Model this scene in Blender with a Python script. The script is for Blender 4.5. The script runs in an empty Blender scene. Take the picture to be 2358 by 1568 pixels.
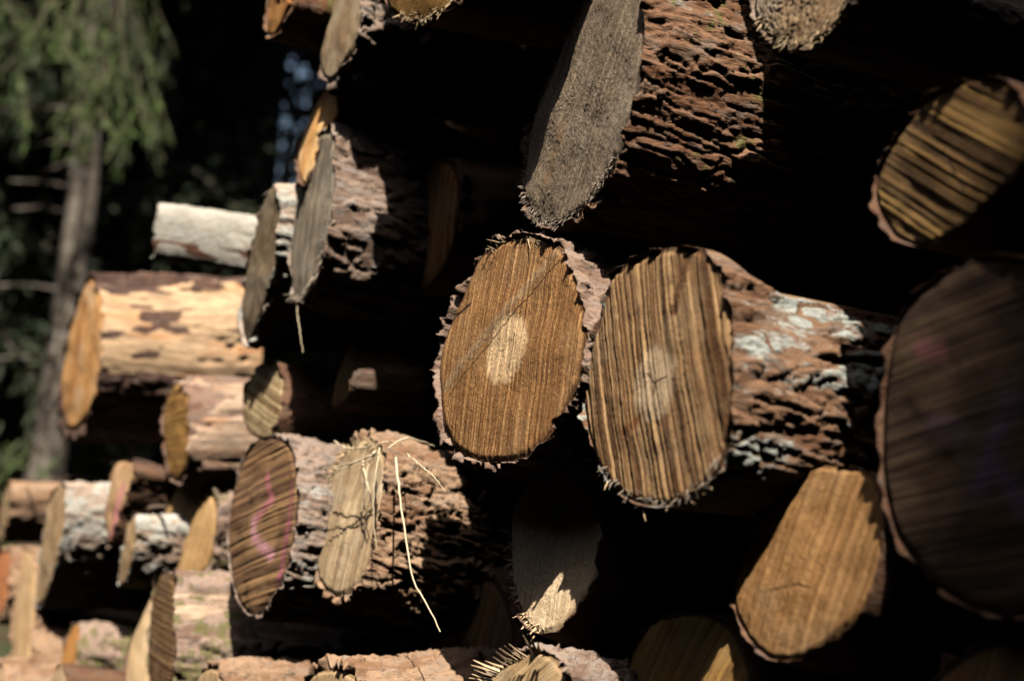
import bpy, math, random
import numpy as np
from mathutils import Vector, Matrix

random.seed(7)
SC = bpy.context.scene
COL = SC.collection
R_ = math.radians

# ------------------------------------------------------------------ camera
F_PX, CX, CY = 3275.0, 1179.0, 784.0        # the photograph seen at 2358 x 1568
CAM = Vector((0.0, 0.0, 0.62))
PITCH, ROLL = R_(4.0), R_(5.0)
ROT = Matrix.Rotation(R_(90) + PITCH, 3, 'X') @ Matrix.Rotation(ROLL, 3, 'Z')
cd = bpy.data.cameras.new('camera')
cd.sensor_width = 36.0
cd.lens = 50.0
cd.clip_start = 0.05
cd.clip_end = 800.0
cd.dof.use_dof = True
cd.dof.focus_distance = 1.72
cd.dof.aperture_fstop = 2.8
cam = bpy.data.objects.new('camera', cd)
cam.location = CAM
cam.rotation_euler = ROT.to_euler()
COL.objects.link(cam)
SC.camera = cam

# ------------------------------------------------------------------ light
WALL_YAW = R_(56)
A_WALL = Vector((math.sin(WALL_YAW), math.cos(WALL_YAW), 0))      # into the pile
W_WALL = Vector((math.cos(WALL_YAW), -math.sin(WALL_YAW), 0))     # along the pile, to the right and nearer
PSI, GAM = R_(63), R_(17)
SUN = (W_WALL * math.cos(PSI) + Vector((0, 0, 1)) * math.sin(PSI)) * math.cos(GAM) - A_WALL * math.sin(GAM)
SUN.normalize()
sl = bpy.data.lights.new('sun', 'SUN')
sl.energy = 5.0
sl.angle = R_(0.5)
sl.color = (1.0, 0.91, 0.79)
so = bpy.data.objects.new('sun', sl)
so.rotation_euler = SUN.to_track_quat('Z', 'Y').to_euler()
so.location = (0, -4, 8)
COL.objects.link(so)
world = bpy.data.worlds.new('World')
SC.world = world
world.use_nodes = True
wn = world.node_tree
sky = wn.nodes.new('ShaderNodeTexSky')
sky.sky_type = 'NISHITA'
sky.sun_disc = False
sky.dust_density = 4.0
sky.ozone_density = 0.6
sky.sun_elevation = math.asin(SUN.z)
sky.sun_rotation = math.atan2(SUN.x, SUN.y)
bg = wn.nodes['Background']
bg.inputs[1].default_value = 0.08
wn.links.new(sky.outputs[0], bg.inputs[0])
SC.view_settings.view_transform = 'Standard'
SC.view_settings.look = 'None'
SC.view_settings.exposure = 0.82
SC.view_settings.gamma = 1.0
SC.render.engine = 'CYCLES'
SC.cycles.use_denoising = True
SC.cycles.max_bounces = 5
SC.cycles.diffuse_bounces = 0

# ------------------------------------------------------------------ pixel <-> space
P0 = CAM + Vector((0, 1.75, 0))
def ray(px, py):
    return ROT @ Vector(((px - CX) / F_PX, -(py - CY) / F_PX, -1.0))
def hit(px, py, p, n):
    d = ray(px, py)
    return CAM + d * ((p - CAM).dot(n) / d.dot(n))
def at(px, py, r=0.0):
    """the point seen at a pixel on the plane of the pile's front, r metres into the pile"""
    return hit(px, py, P0 + A_WALL * r, A_WALL)
def proj(P):
    q = ROT.transposed() @ (P - CAM)
    return (CX + F_PX * q.x / -q.z, CY - F_PX * q.y / -q.z)

# ------------------------------------------------------------------ numpy noise
def _h(ix, iy, iz, s):
    with np.errstate(over='ignore'):
        n = (ix.astype(np.uint32) * np.uint32(374761393) + iy.astype(np.uint32) * np.uint32(668265263)
             + iz.astype(np.uint32) * np.uint32(2147483647) + np.uint32((s * 974634777) & 0xffffffff))
        n = (n ^ (n >> np.uint32(13))) * np.uint32(1274126177)
        n = (n ^ (n >> np.uint32(15))) * np.uint32(2246822519)
        n = n ^ (n >> np.uint32(16))
    return n.astype(np.float64) / 4294967295.0
def vnoise(p, s=0):
    i = np.floor(p).astype(np.int64)
    f = p - i
    f = f * f * (3 - 2 * f)
    x, y, z = i[:, 0], i[:, 1], i[:, 2]
    r = 0
    for a in (0, 1):
        for b in (0, 1):
            for c in (0, 1):
                w = (f[:, 0] if a else 1 - f[:, 0]) * (f[:, 1] if b else 1 - f[:, 1]) * (f[:, 2] if c else 1 - f[:, 2])
                r = r + w * _h(x + a, y + b, z + c, s)
    return r
def fbm(p, s=0, o=3):
    r, a, t = 0, 1.0, 0
    for k in range(o):
        r = r + a * vnoise(p * (2.03 ** k) + 17.3 * k, s + k)
        t += a
        a *= .55
    return r / t
def worley(p, s=0, off=False):
    i = np.floor(p).astype(np.int64)
    f1 = np.full(len(p), 9.0); f2 = np.full(len(p), 9.0); cid = np.zeros(len(p)); O = np.zeros((len(p), 3))
    for a in (-1, 0, 1):
        for b in (-1, 0, 1):
            for c in (-1, 0, 1):
                x, y, z = i[:, 0] + a, i[:, 1] + b, i[:, 2] + c
                D = np.stack([p[:, 0] - x - _h(x, y, z, s + 1), p[:, 1] - y - _h(x, y, z, s + 2), p[:, 2] - z - _h(x, y, z, s + 3)], 1)
                d = np.sqrt((D * D).sum(1))
                near = d < f1
                f2 = np.where(near, f1, np.minimum(f2, d))
                cid = np.where(near, _h(x, y, z, s + 4), cid)
                if off: O = np.where(near[:, None], D, O)
                f1 = np.where(near, d, f1)
    return (f1, f2, cid, O) if off else (f1, f2, cid)
def tiltof(cid, O):
    """a plate's own slant, from its number"""
    t = np.stack([np.modf(cid * k)[0] - .5 for k in (37.1, 91.7, 53.3)], 1) * 2
    return (t * O).sum(1)
def sstep(a, b, x):
    t = np.clip((x - a) / (b - a), 0, 1)
    return t * t * (3 - 2 * t)

# ------------------------------------------------------------------ mesh helpers
def mesh_obj(name, v, faces, mat, parent=None, attrs=None, smooth=True, mw=None):
    me = bpy.data.meshes.new(name)
    v = np.asarray(v, dtype=np.float32)
    me.vertices.add(len(v))
    me.vertices.foreach_set('co', v.ravel())
    li, ls, n = [], [], 0
    for blk in faces:                                   # blocks of k x m index arrays
        blk = np.asarray(blk, dtype=np.int32)
        if len(blk) == 0:
            continue
        li.append(blk.ravel())
        ls.append(n + np.arange(len(blk)) * blk.shape[1])
        n += blk.size
    li = np.concatenate(li); ls = np.concatenate(ls).astype(np.int32)
    me.loops.add(len(li))
    me.loops.foreach_set('vertex_index', li)
    me.polygons.add(len(ls))
    me.polygons.foreach_set('loop_start', ls)
    me.polygons.foreach_set('use_smooth', np.full(len(ls), smooth, dtype=bool))
    me.update(calc_edges=True)
    me.validate()
    for k, arr in (attrs or {}).items():
        at_ = me.attributes.new(k, 'FLOAT', 'POINT')
        at_.data.foreach_set('value', np.asarray(arr, dtype=np.float32))
    me.materials.append(mat)
    o = bpy.data.objects.new(name, me)
    COL.objects.link(o)
    if parent:
        o.parent = parent
    elif mw is not None:
        o.matrix_world = mw
    return o
def grid_faces(nr, nc, off=0, closed=True):
    r = np.arange(nr - 1)[:, None]
    c = np.arange(nc if closed else nc - 1)[None, :]
    c2 = (c + 1) % nc
    f = np.stack([r * nc + c, r * nc + c2, (r + 1) * nc + c2, (r + 1) * nc + c], -1)
    return f.reshape(-1, 4) + off
def tag(o, label=None, cat=None, group=None, kind=None):
    for k, val in (('label', label), ('category', cat), ('group', group), ('kind', kind)):
        if val:
            o[k] = val
    return o
def tube(pts, rad, k=6):
    """vertices and faces of a tapering tube through 3-D points"""
    pts = [Vector(p) for p in pts]
    if not hasattr(rad, '__len__'):
        rad = [rad] * len(pts)
    vs = []
    for i, p in enumerate(pts):
        t = (pts[min(i + 1, len(pts) - 1)] - pts[max(i - 1, 0)]).normalized()
        s = t.orthogonal().normalized() if i == 0 else (s - t * s.dot(t)).normalized()
        b = t.cross(s)
        for j in range(k):
            a = 2 * math.pi * j / k
            vs.append(p + (s * math.cos(a) + b * math.sin(a)) * rad[i])
    return np.array([tuple(q) for q in vs]), grid_faces(len(pts), k)
def smooth_line(pts, n):
    """Catmull-Rom through open points (any dimension)"""
    P = np.array([list(p) for p in pts], dtype=float)
    P = np.vstack([2 * P[0] - P[1], P, 2 * P[-1] - P[-2]])
    m = len(P) - 3
    out = []
    for t in np.linspace(0, m - 1e-6, n):
        i = int(t); u = t - i
        a, b, c, d = P[i:i + 4]
        out.append(.5 * (2 * b + (c - a) * u + (2 * a - 5 * b + 4 * c - d) * u * u + (3 * b - a - 3 * c + d) * u ** 3))
    return np.array(out)
class Bag:
    """collects pieces with equal face size into one mesh"""
    def __init__(s):
        s.v, s.q, s.t, s.n = [], [], [], 0
    def add(s, v, q=None, t=None):
        v = np.asarray(v, float)
        s.v.append(v)
        if q is not None and len(q): s.q.append(np.asarray(q) + s.n)
        if t is not None and len(t): s.t.append(np.asarray(t) + s.n)
        s.n += len(v)
    def cut(s, hole, off, keep, seed=1):
        r = random.Random(seed)
        V = np.vstack(s.v); Q = np.vstack(s.q); c = V[Q].mean(1) + np.array(off)
        k = np.array([(not hole(p)) or r.random() < keep for p in c])
        s.v, s.q = [V], [Q[k]]
    def build(s, name, mat, parent=None, smooth=False, attrs=None):
        f = []
        if s.q: f.append(np.vstack(s.q))
        if s.t: f.append(np.vstack(s.t))
        return mesh_obj(name, np.vstack(s.v), f, mat, parent, attrs, smooth)
def splinter(bag, a, b, w, th, side):
    """a tapering four-sided sliver from a to b"""
    a, b = np.array(a), np.array(b)
    d = (b - a) / (np.linalg.norm(b - a) + 1e-9)
    s = np.array(side) - d * np.dot(side, d); s /= np.linalg.norm(s) + 1e-9
    u = np.cross(d, s)
    v = []
    for p, k in ((a, 1.0), (a * .45 + b * .55 + u * th * .6, .8), (b, .22)):
        for (i, j) in ((-1, -1), (1, -1), (1, 1), (-1, 1)):
            v.append(p + s * i * w * .5 * k + u * j * th * .5 * k)
    q = [[r * 4 + c, r * 4 + (c + 1) % 4, r * 4 + 4 + (c + 1) % 4, r * 4 + 4 + c] for r in (0, 1) for c in range(4)]
    q += [[3, 2, 1, 0], [8, 9, 10, 11]]
    bag.add(v, q)

# ------------------------------------------------------------------ node helpers
class NT:
    def __init__(s, name):
        s.m = bpy.data.materials.new(name)
        s.m.use_nodes = True
        s.t = s.m.node_tree
        s.b = s.t.nodes['Principled BSDF']
        s.b.inputs['Roughness'].default_value = .85
        s.b.inputs['Specular IOR Level'].default_value = .25
    def set(s, sock, v):
        if isinstance(v, bpy.types.NodeSocket):
            s.t.links.new(v, sock)
        elif v is not None:
            if hasattr(sock.default_value, '__len__') and hasattr(v, '__len__') and len(sock.default_value) == 4 and len(v) == 3:
                v = (*v, 1)
            sock.default_value = v
    def math(s, op, a, b=None, c=None, clamp=False):
        n = s.t.nodes.new('ShaderNodeMath'); n.operation = op; n.use_clamp = clamp
        s.set(n.inputs[0], a); s.set(n.inputs[1], b)
        if c is not None: s.set(n.inputs[2], c)
        return n.outputs[0]
    def vmath(s, op, a, b=None):
        n = s.t.nodes.new('ShaderNodeVectorMath'); n.operation = op
        s.set(n.inputs[0], a)
        if b is not None: s.set(n.inputs[1], b)
        return n.outputs['Value'] if op in ('LENGTH', 'DOT_PRODUCT', 'DISTANCE') else n.outputs[0]
    def mix(s, f, a, b, mode='MIX'):
        n = s.t.nodes.new('ShaderNodeMix'); n.data_type = 'RGBA'; n.blend_type = mode
        s.set(n.inputs[0], f); s.set(n.inputs[6], a); s.set(n.inputs[7], b)
        return n.outputs[2]
    def noise(s, vec, scale, detail=2, rough=.55, dist=0.0):
        n = s.t.nodes.new('ShaderNodeTexNoise')
        s.set(n.inputs['Vector'], vec); s.set(n.inputs['Scale'], scale)
        n.inputs['Detail'].default_value = detail; n.inputs['Roughness'].default_value = rough
        n.inputs['Distortion'].default_value = dist
        return n.outputs['Fac']
    def ss(s, x, a, b):
        n = s.t.nodes.new('ShaderNodeMapRange'); n.interpolation_type = 'SMOOTHSTEP'
        s.set(n.inputs[0], x); s.set(n.inputs[1], a); s.set(n.inputs[2], b)
        return n.outputs[0]
    def obj(s):
        return s.t.nodes.new('ShaderNodeTexCoord').outputs['Object']
    def sep(s, v):
        n = s.t.nodes.new('ShaderNodeSeparateXYZ'); s.set(n.inputs[0], v); return n.outputs
    def comb(s, x, y, z):
        n = s.t.nodes.new('ShaderNodeCombineXYZ')
        for k, q in enumerate((x, y, z)): s.set(n.inputs[k], q)
        return n.outputs[0]
    def attr(s, name):
        n = s.t.nodes.new('ShaderNodeAttribute'); n.attribute_name = name; return n.outputs['Fac']
    def bump(s, h, dist, strength=1.0):
        n = s.t.nodes.new('ShaderNodeBump'); n.inputs['Distance'].default_value = dist
        n.inputs['Strength'].default_value = strength
        s.set(n.inputs['Height'], h); s.t.links.new(n.outputs[0], s.b.inputs['Normal'])
    def out(s, col):
        s.set(s.b.inputs['Base Color'], col)
        return s.m

TAN = dict(light=(.62, .36, .15), dark=(.115, .042, .013), mid=(.37, .165, .05), grey=(.42, .27, .14))
GREY = dict(light=(.46, .36, .255), dark=(.12, .085, .06), mid=(.26, .19, .125), grey=(.32, .27, .205))
PALE = dict(light=(.62, .46, .28), dark=(.34, .21, .10), mid=(.50, .33, .17), grey=(.46, .37, .26))
ORANGE = dict(light=(.66, .34, .11), dark=(.36, .145, .035), mid=(.55, .25, .07), grey=(.58, .40, .22))
BROWN = dict(light=(.27, .165, .075), dark=(.075, .038, .018), mid=(.17, .09, .04), grey=(.19, .14, .09))
PINKY = dict(light=(.40, .24, .11), dark=(.06, .028, .018), mid=(.19, .095, .045), grey=(.24, .15, .11))

def wood_mat(name, pal, ang=1.5, S=150, contrast=1.0, bump=.003, heart=None, weather=.4, speck=.5, lines=(), fine=.5,
             pith=(0, 0), rings=.25, seed=0.0, squash=.012, wob=.004):
    n = NT(name)
    p = n.obj()
    x, y, z = n.sep(p)
    wobn = n.math('MULTIPLY', n.math('SUBTRACT', n.noise(p, 9.0, 2), .5), wob)
    ca, sa = math.cos(ang), math.sin(ang)
    u = n.math('ADD', n.math('ADD', n.math('MULTIPLY', x, -sa), n.math('MULTIPLY', y, ca)), wobn)
    v = n.math('ADD', n.math('MULTIPLY', x, ca), n.math('MULTIPLY', y, sa))
    n1 = n.noise(n.comb(n.math('MULTIPLY', u, S), n.math('MULTIPLY', v, S * squash), seed), 1.0, 3, .6)
    n2 = n.noise(n.comb(n.math('MULTIPLY', u, S * 3.3), n.math('MULTIPLY', v, S * squash * 4), seed + 5), 1.0, 2, .6)
    big = n.noise(n.vmath('ADD', p, (seed, 3.1, 0)), 11.0, 3, .6)
    grain = n.noise(p, 520.0, 4, .75)
    w = .5 / max(contrast, .01) * .34
    s1 = n.ss(n1, .5 - w, .5 + w)
    col = n.mix(s1, pal['dark'], pal['light'])
    col = n.mix(n.math('MULTIPLY', n.ss(n2, .38, .56), fine), col, pal['mid'])
    col = n.mix(n.math('MULTIPLY', n.ss(n2, .54, .62), fine), col, pal['dark'])
    col = n.mix(n.math('MULTIPLY', n.ss(big, .48, .66), weather), col, pal['grey'])
    big2 = n.noise(n.vmath('ADD', p, (9.1 + seed, 1.1, 0)), 22.0, 3, .6)
    col = n.mix(n.math('MULTIPLY', n.ss(big2, .52, .72), .45), col, pal['dark'])
    d = n.vmath('DISTANCE', n.comb(x, y, 0), (pith[0], pith[1], 0))
    dw = n.math('ADD', d, n.math('MULTIPLY', big, .012))
    rg = n.math('SINE', n.math('MULTIPLY', dw, 1150.0))
    rg = n.math('MULTIPLY', n.ss(rg, .1, .9), rings)
    col = n.mix(rg, col, pal['dark'])
    hts = [n.math('MULTIPLY', n1, .75), n.math('MULTIPLY', n2, .3), n.math('MULTIPLY', grain, .28 * (.4 + speck))]
    if heart:
        (hx, hy), rx, ry, hc, hs = heart
        q = n.comb(n.math('DIVIDE', n.math('SUBTRACT', x, hx), rx), n.math('DIVIDE', n.math('SUBTRACT', y, hy), ry), 0)
        hd = n.math('ADD', n.vmath('LENGTH', q), n.math('MULTIPLY', n.math('SUBTRACT', n.noise(p, 45.0, 3), .5), .55))
        hm = n.math('MULTIPLY', n.math('SUBTRACT', 1.0, n.ss(hd, .78, 1.08)), hs)
        hcol = n.mix(n.math('MULTIPLY', n.ss(n2, .3, .7), .35), hc, pal['mid'])
        col = n.mix(hm, col, hcol)
    sp = n.math('MULTIPLY', n.ss(grain, .52, .66), speck)
    col = n.mix(sp, col, tuple(c * .35 for c in pal['dark']))
    sp2 = n.math('MULTIPLY', n.math('SUBTRACT', 1.0, n.ss(grain, .34, .46)), speck * .8)
    col = n.mix(sp2, col, tuple(min(1, c * 1.25) for c in pal['light']))
    for (a, b, wd, c, soft, hgt) in lines:                    # cracks, ridges, sprayed marks (local metres)
        ax, ay = a; bx, by = b
        L = math.hypot(bx - ax, by - ay) + 1e-9
        tx, ty = (bx - ax) / L, (by - ay) / L
        rx_ = n.math('SUBTRACT', x, ax); ry_ = n.math('SUBTRACT', y, ay)
        t = n.math('ADD', n.math('MULTIPLY', rx_, tx), n.math('MULTIPLY', ry_, ty))
        s_ = n.math('ADD', n.math('MULTIPLY', rx_, -ty), n.math('MULTIPLY', ry_, tx))
        tc = n.math('MINIMUM', n.math('MAXIMUM', t, 0.0), L)
        dd = n.math('SQRT', n.math('ADD', n.math('POWER', n.math('SUBTRACT', t, tc), 2.0), n.math('MULTIPLY', s_, s_)))
        dd = n.math('ADD', dd, n.math('MULTIPLY', n.math('SUBTRACT', n.noise(p, 90.0, 3, .6), .5), wd * 1.1))
        mk = n.math('SUBTRACT', 1.0, n.ss(dd, wd * .5 * (1 - soft), wd * .5 * (1 + soft)))
        if soft > .6:
            mk = n.math('MULTIPLY', mk, n.math('ADD', .25, n.math('MULTIPLY', n.ss(n1, .3, .62), .75)))
        col = n.mix(mk, col, c)
        if hgt:
            hts.append(n.math('MULTIPLY', mk, hgt))
    rim = n.attr('rim')
    rw = n.math('ADD', rim, n.math('MULTIPLY', n.math('SUBTRACT', n.noise(p, 70.0, 2), .5), .03))
    col = n.mix(n.math('MULTIPLY', n.ss(rw, .955, .985), .8), col, tuple(c * .55 for c in pal['dark']))
    h = hts[0]
    for q in hts[1:]:
        h = n.math('ADD', h, q)
    n.bump(h, bump)
    return n.out(col)

def bark_mat(name, c1, c2, c3, lichen=(.50, .50, .43), la=.25, peel=(.72, .52, .30), moss=0.0, seed=0.0, rough_b=.0025):
    n = NT(name)
    n.b.inputs['Roughness'].default_value = .92
    p = n.vmath('ADD', n.obj(), (seed, seed * .7, 0))
    x, y, z = n.sep(p)
    pe = n.comb(x, y, n.math('MULTIPLY', z, .35))
    pid = n.attr('pid'); pl = n.attr('peel')
    a = n.noise(pe, 26.0, 4, .65)
    b = n.noise(pe, 70.0, 4, .7)
    c = n.noise(pe, 260.0, 3, .7)
    k1 = n.math('ADD', n.math('MULTIPLY', pid, .55), n.math('MULTIPLY', a, .55))
    col = n.mix(n.ss(k1, .36, .62), c1, c2)
    col = n.mix(n.math('MULTIPLY', n.ss(b, .48, .64), .75), col, c3)
    col = n.mix(n.math('MULTIPLY', n.ss(c, .5, .7), .5), col, tuple(q * .42 for q in c1))
    lm = n.noise(pe, 19.0, 5, .72)
    lt = .72 - .34 * la
    lmask = n.math('MULTIPLY', n.ss(lm, lt, lt + .07), n.ss(n.attr('h'), .25, .6))
    if la > 0:
        col = n.mix(n.math('MULTIPLY', lmask, .85), col, n.mix(n.ss(c, .35, .65), lichen, tuple(q * .62 for q in lichen)))
    if moss:
        mm = n.noise(p, 34.0, 4, .7)
        col = n.mix(n.math('MULTIPLY', n.ss(mm, .62 - .2 * moss, .70 - .2 * moss), .8), col, (.13, .13, .04))
    gz = n.noise(n.comb(x, y, n.math('MULTIPLY', z, .12)), 95.0, 4, .65)
    g2 = n.noise(n.comb(x, y, n.math('MULTIPLY', z, .2)), 24.0, 3, .6)
    pcol = n.mix(n.ss(gz, .40, .62), peel, tuple(q * .5 for q in peel))
    pcol = n.mix(n.math('MULTIPLY', n.ss(g2, .5, .66), .6), pcol, (peel[0] * .85, peel[1] * .55, peel[2] * .35))
    col = n.mix(n.ss(pl, .42, .58), col, pcol)
    h = n.math('ADD', n.math('MULTIPLY', b, .6), n.math('MULTIPLY', c, .5))
    n.bump(h, rough_b * 2.2)
    return n.out(col)

BARK = dict(
    buff=bark_mat('bark_buff', (.22, .12, .068), (.35, .225, .14), (.27, .20, .15), la=.16, seed=1.3),
    rosy=bark_mat('bark_rosy', (.19, .115, .08), (.29, .20, .15), (.26, .20, .165), la=.12, seed=14.3),
    red=bark_mat('bark_red', (.13, .06, .030), (.24, .13, .075), (.20, .15, .12), lichen=(.42, .42, .36), la=.34, seed=4.1, moss=.3),
    lichen=bark_mat('bark_lichen', (.12, .06, .032), (.21, .118, .068), (.18, .14, .112), lichen=(.40, .44, .41), la=.68, seed=2.2, peel=(.26, .165, .10)),
    grey=bark_mat('bark_grey', (.17, .11, .08), (.30, .22, .17), (.26, .23, .21), lichen=(.44, .43, .40), la=.45, seed=8.2),
    white=bark_mat('bark_white', (.34, .235, .17), (.48, .375, .30), (.44, .39, .33), lichen=(.56, .57, .52), la=.8, seed=6.7),
    birch=bark_mat('bark_birch', (.40, .38, .33), (.47, .44, .38), (.34, .30, .25), lichen=(.46, .45, .41), la=.6, seed=3.9, peel=(.16, .075, .045)),  # peel: dark underside band, shade put into the colour
    peeled=bark_mat('bark_peeled', (.055, .03, .024), (.11, .062, .045), (.17, .12, .095), lichen=(.45, .42, .37), la=.25, peel=(.64, .44, .27), seed=5.5),
    pinkpeel=bark_mat('bark_pinkpeel', (.15, .08, .055), (.24, .15, .11), (.21, .17, .14), la=.2, peel=(.50, .36, .26), seed=7.5),
    mossy=bark_mat('bark_mossy', (.20, .125, .09), (.33, .235, .185), (.26, .20, .17), la=.15, peel=(.52, .37, .26), seed=9.5, moss=.62),
    dull=bark_mat('bark_dull', (.10, .05, .03), (.16, .085, .05), (.13, .095, .075), la=.1, seed=11.0),
)
FIBRE = NT('torn_fibre'); _p = FIBRE.obj()
FIBRE = FIBRE.out(FIBRE.mix(FIBRE.noise(_p, 60.0, 2), (.30, .21, .12), (.56, .43, .27)))
FIBRE_PALE = NT('torn_fibre_pale'); _p = FIBRE_PALE.obj()
FIBRE_PALE = FIBRE_PALE.out(FIBRE_PALE.mix(FIBRE_PALE.noise(_p, 60.0, 2), (.55, .37, .20), (.74, .57, .37)))
FIBRE_GREY = NT('torn_fibre_grey'); _p = FIBRE_GREY.obj()
FIBRE_GREY = FIBRE_GREY.out(FIBRE_GREY.mix(FIBRE_GREY.noise(_p, 60.0, 2), (.16, .13, .105), (.36, .30, .23)))
STRAW = NT('dry_straw'); _p = STRAW.obj()
STRAW = STRAW.out(STRAW.mix(STRAW.noise(_p, 25.0, 2), (.60, .48, .30), (.78, .68, .50)))
FLAKE = bark_mat('sun_patch_flake_orange', (.42, .16, .055), (.52, .24, .11), (.40, .24, .16), la=0.0, seed=12.0)

# ------------------------------------------------------------------ logs
def closed_outline(pts, n):
    P = np.array(pts, float)
    m = len(P)
    out = []
    for k in range(m * 24):
        t = k / 24; i = int(t); u = t - i
        a, b, c, d = P[(i - 1) % m], P[i % m], P[(i + 1) % m], P[(i + 2) % m]
        out.append(.5 * (2 * b + (c - a) * u + (2 * a - 5 * b + 4 * c - d) * u * u + (3 * b - a - 3 * c + d) * u ** 3))
    out = np.array(out)
    seg = np.linalg.norm(np.roll(out, -1, 0) - out, axis=1)
    s = np.concatenate([[0], np.cumsum(seg)])
    q = np.vstack([out, out[:1]])
    tt = np.linspace(0, s[-1], n, endpoint=False)
    return np.stack([np.interp(tt, s, q[:, k]) for k in range(P.shape[1])], 1), s[-1]

LOGS = {}
def log(key, label, px, r, yaw=62, slope=.13, L=2.4, tb=.014, bark='buff', amp=.010, cell=(.028, .085), res=.004, pal=TAN,
        wood=None, stripe=None, heart=None, lines=(), peel=None, bulge=None, taper=.03, fine_len=.35, group='logs stacked in the pile',
        name='log', face_tilt=0.0, seed=None, rag=.010, thin=None, plain=False, dome=.004, cat='log', groove=None, fuzz=0.0, fres=None):
    """one cut log. px: its cut face as seen in the photograph, r: how far the face lies behind the pile's front plane."""
    seed = seed if seed is not None else (sum(map(ord, key)) * 31 + len(px)) % 997
    yaw = R_(yaw)
    cpx = (sum(p[0] for p in px) / len(px), sum(p[1] for p in px) / len(px))
    O = at(cpx[0], cpx[1], r)
    def ax(dz):
        return Vector((math.sin(yaw), math.cos(yaw), dz)).normalized()
    def sl_(dz):
        a_, b_ = proj(O), proj(O + ax(dz) * .05)
        return (b_[1] - a_[1]) / (b_[0] - a_[0])
    lo, hi = -1.2, 1.2
    for _ in range(40):
        mid = (lo + hi) / 2
        if sl_(mid) > slope: lo = mid
        else: hi = mid
    axis = ax((lo + hi) / 2)
    Zl = -axis
    Xl = Vector((0, 0, 1)).cross(Zl).normalized()
    Yl = Zl.cross(Xl)
    M = Matrix((Xl, Yl, Zl)).transposed().to_4x4()
    M.translation = O
    Mi = M.inverted()
    nrm = Zl if not face_tilt else (Matrix.Rotation(R_(face_tilt), 3, Yl) @ Zl)
    def loc(p):
        q = Mi @ hit(p[0], p[1], O, nrm)
        return (q.x, q.y)
    pts3 = [Mi @ hit(p[0], p[1], O, nrm) for p in px]
    poly = [(q.x, q.y, q.z) for q in pts3]
    area = sum(poly[i][0] * poly[(i + 1) % len(poly)][1] - poly[(i + 1) % len(poly)][0] * poly[i][1] for i in range(len(poly)))
    if area < 0: poly = poly[::-1]
    per = closed_outline(poly, 64)[1]
    NTH = int(max(48, per / res))
    ring, _ = closed_outline(poly, NTH)
    tang = np.roll(ring, -1, 0) - np.roll(ring, 1, 0)
    nor = np.stack([tang[:, 1], -tang[:, 0]], 1)
    for _ in range(3):
        nor = nor + np.roll(nor, 1, 0) + np.roll(nor, -1, 0)
    nor /= np.linalg.norm(nor, axis=1)[:, None] + 1e-9
    ctr = ring.mean(0)
    ang = np.arctan2(ring[:, 1] - ctr[1], ring[:, 0] - ctr[0])
    jag = (fbm(np.c_[ring[:, :2] * 160, np.zeros(NTH)], seed + 3) - .5) * .003
    ring2 = ring.copy(); ring2[:, :2] += nor * jag[:, None]
    root = bpy.data.objects.new(name, None)
    COL.objects.link(root)
    root.matrix_world = M
    root.empty_display_size = .1
    tag(root, label, cat, group)
    # --- the cut face
    w = dict(pal=pal, ang=1.5, seed=seed * .37 % 50)
    if wood: w.update(wood)
    if stripe:
        a_, b_ = loc(stripe[0]), loc(stripe[1])
        w['ang'] = math.atan2(b_[1] - a_[1], b_[0] - a_[0])
    if heart:
        (hx, hy), hrx, hry, hc, hs = heart
        c0 = loc((hx, hy)); c1 = loc((hx + hrx, hy)); c2 = loc((hx, hy + hry))
        w['heart'] = (c0, math.dist(c0, c1), math.dist(c0, c2), hc, hs)
        w['pith'] = c0
    if lines:
        w['lines'] = [(loc(a_), loc(b_), wd, c, sf, hg) for (a_, b_, wd, c, sf, hg) in lines]
    wm = wood_mat('cut_wood_' + key, **w)
    NR = 30 if not plain else 6
    if groove or fuzz: NR = int(per / 6.28 / (fres or .0014))
    vs, rm = [], []
    fr = 1 - (1 - np.linspace(0, 1, NR)) ** (1.5 if NR < 40 else 1.1)
    for f in fr[1:]:
        q = ctr + (ring2 - ctr) * f
        bumpz = (fbm(np.c_[q[:, :2] * 22, np.zeros(NTH)], seed + 9) - .5) * dome * 1.6 + dome * (1 - f * f) - .003 * sstep(.93, 1, f)
        if groove:
            ga, gp = groove
            cu = -q[:, 0] * math.sin(w['ang']) + q[:, 1] * math.cos(w['ang']); cv = q[:, 0] * math.cos(w['ang']) + q[:, 1] * math.sin(w['ang'])
            gq = np.c_[cu / gp * 2.2 + .25 * (vnoise(np.c_[cv * 30, cu * 30, 0 * cu], seed) - .5), cv / gp * .016, np.full(NTH, seed * .77)]
            gn = vnoise(gq, seed + 71)
            bumpz = bumpz + ga * (sstep(.25, .75, gn) - .6) * (.35 + .9 * vnoise(np.c_[q[:, :2] * 30, 0 * cu], seed + 73)) * (1 - sstep(.97, 1, f))
        if fuzz:
            bumpz = bumpz + fuzz * (vnoise(np.c_[q[:, :2] * 330, np.zeros(NTH)], seed + 75) + .6 * vnoise(np.c_[q[:, :2] * 720, np.zeros(NTH)], seed + 76) - .8)
        q = q.copy(); q[:, 2] += bumpz
        vs.append(q); rm.append(np.full(NTH, f))
    last = ring2.copy(); last[:, 2] -= .016; last[:, :2] -= nor * .002
    vs.append(last); rm.append(np.full(NTH, 1.0))
    V = np.vstack(vs)
    c3 = ctr.copy(); c3[2] += dome
    V = np.vstack([V, c3[None]]); rm.append(np.zeros(1))
    nV = len(V) - 1
    fan = np.stack([np.full(NTH, nV), np.arange(NTH), (np.arange(NTH) + 1) % NTH], 1)
    qf = grid_faces(NR, NTH)
    mesh_obj('cut_face', V, [qf[:, ::-1], fan], wm, root, {'rim': np.concatenate(rm)})
    # --- bark
    n_f = int(fine_len / res)
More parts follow.
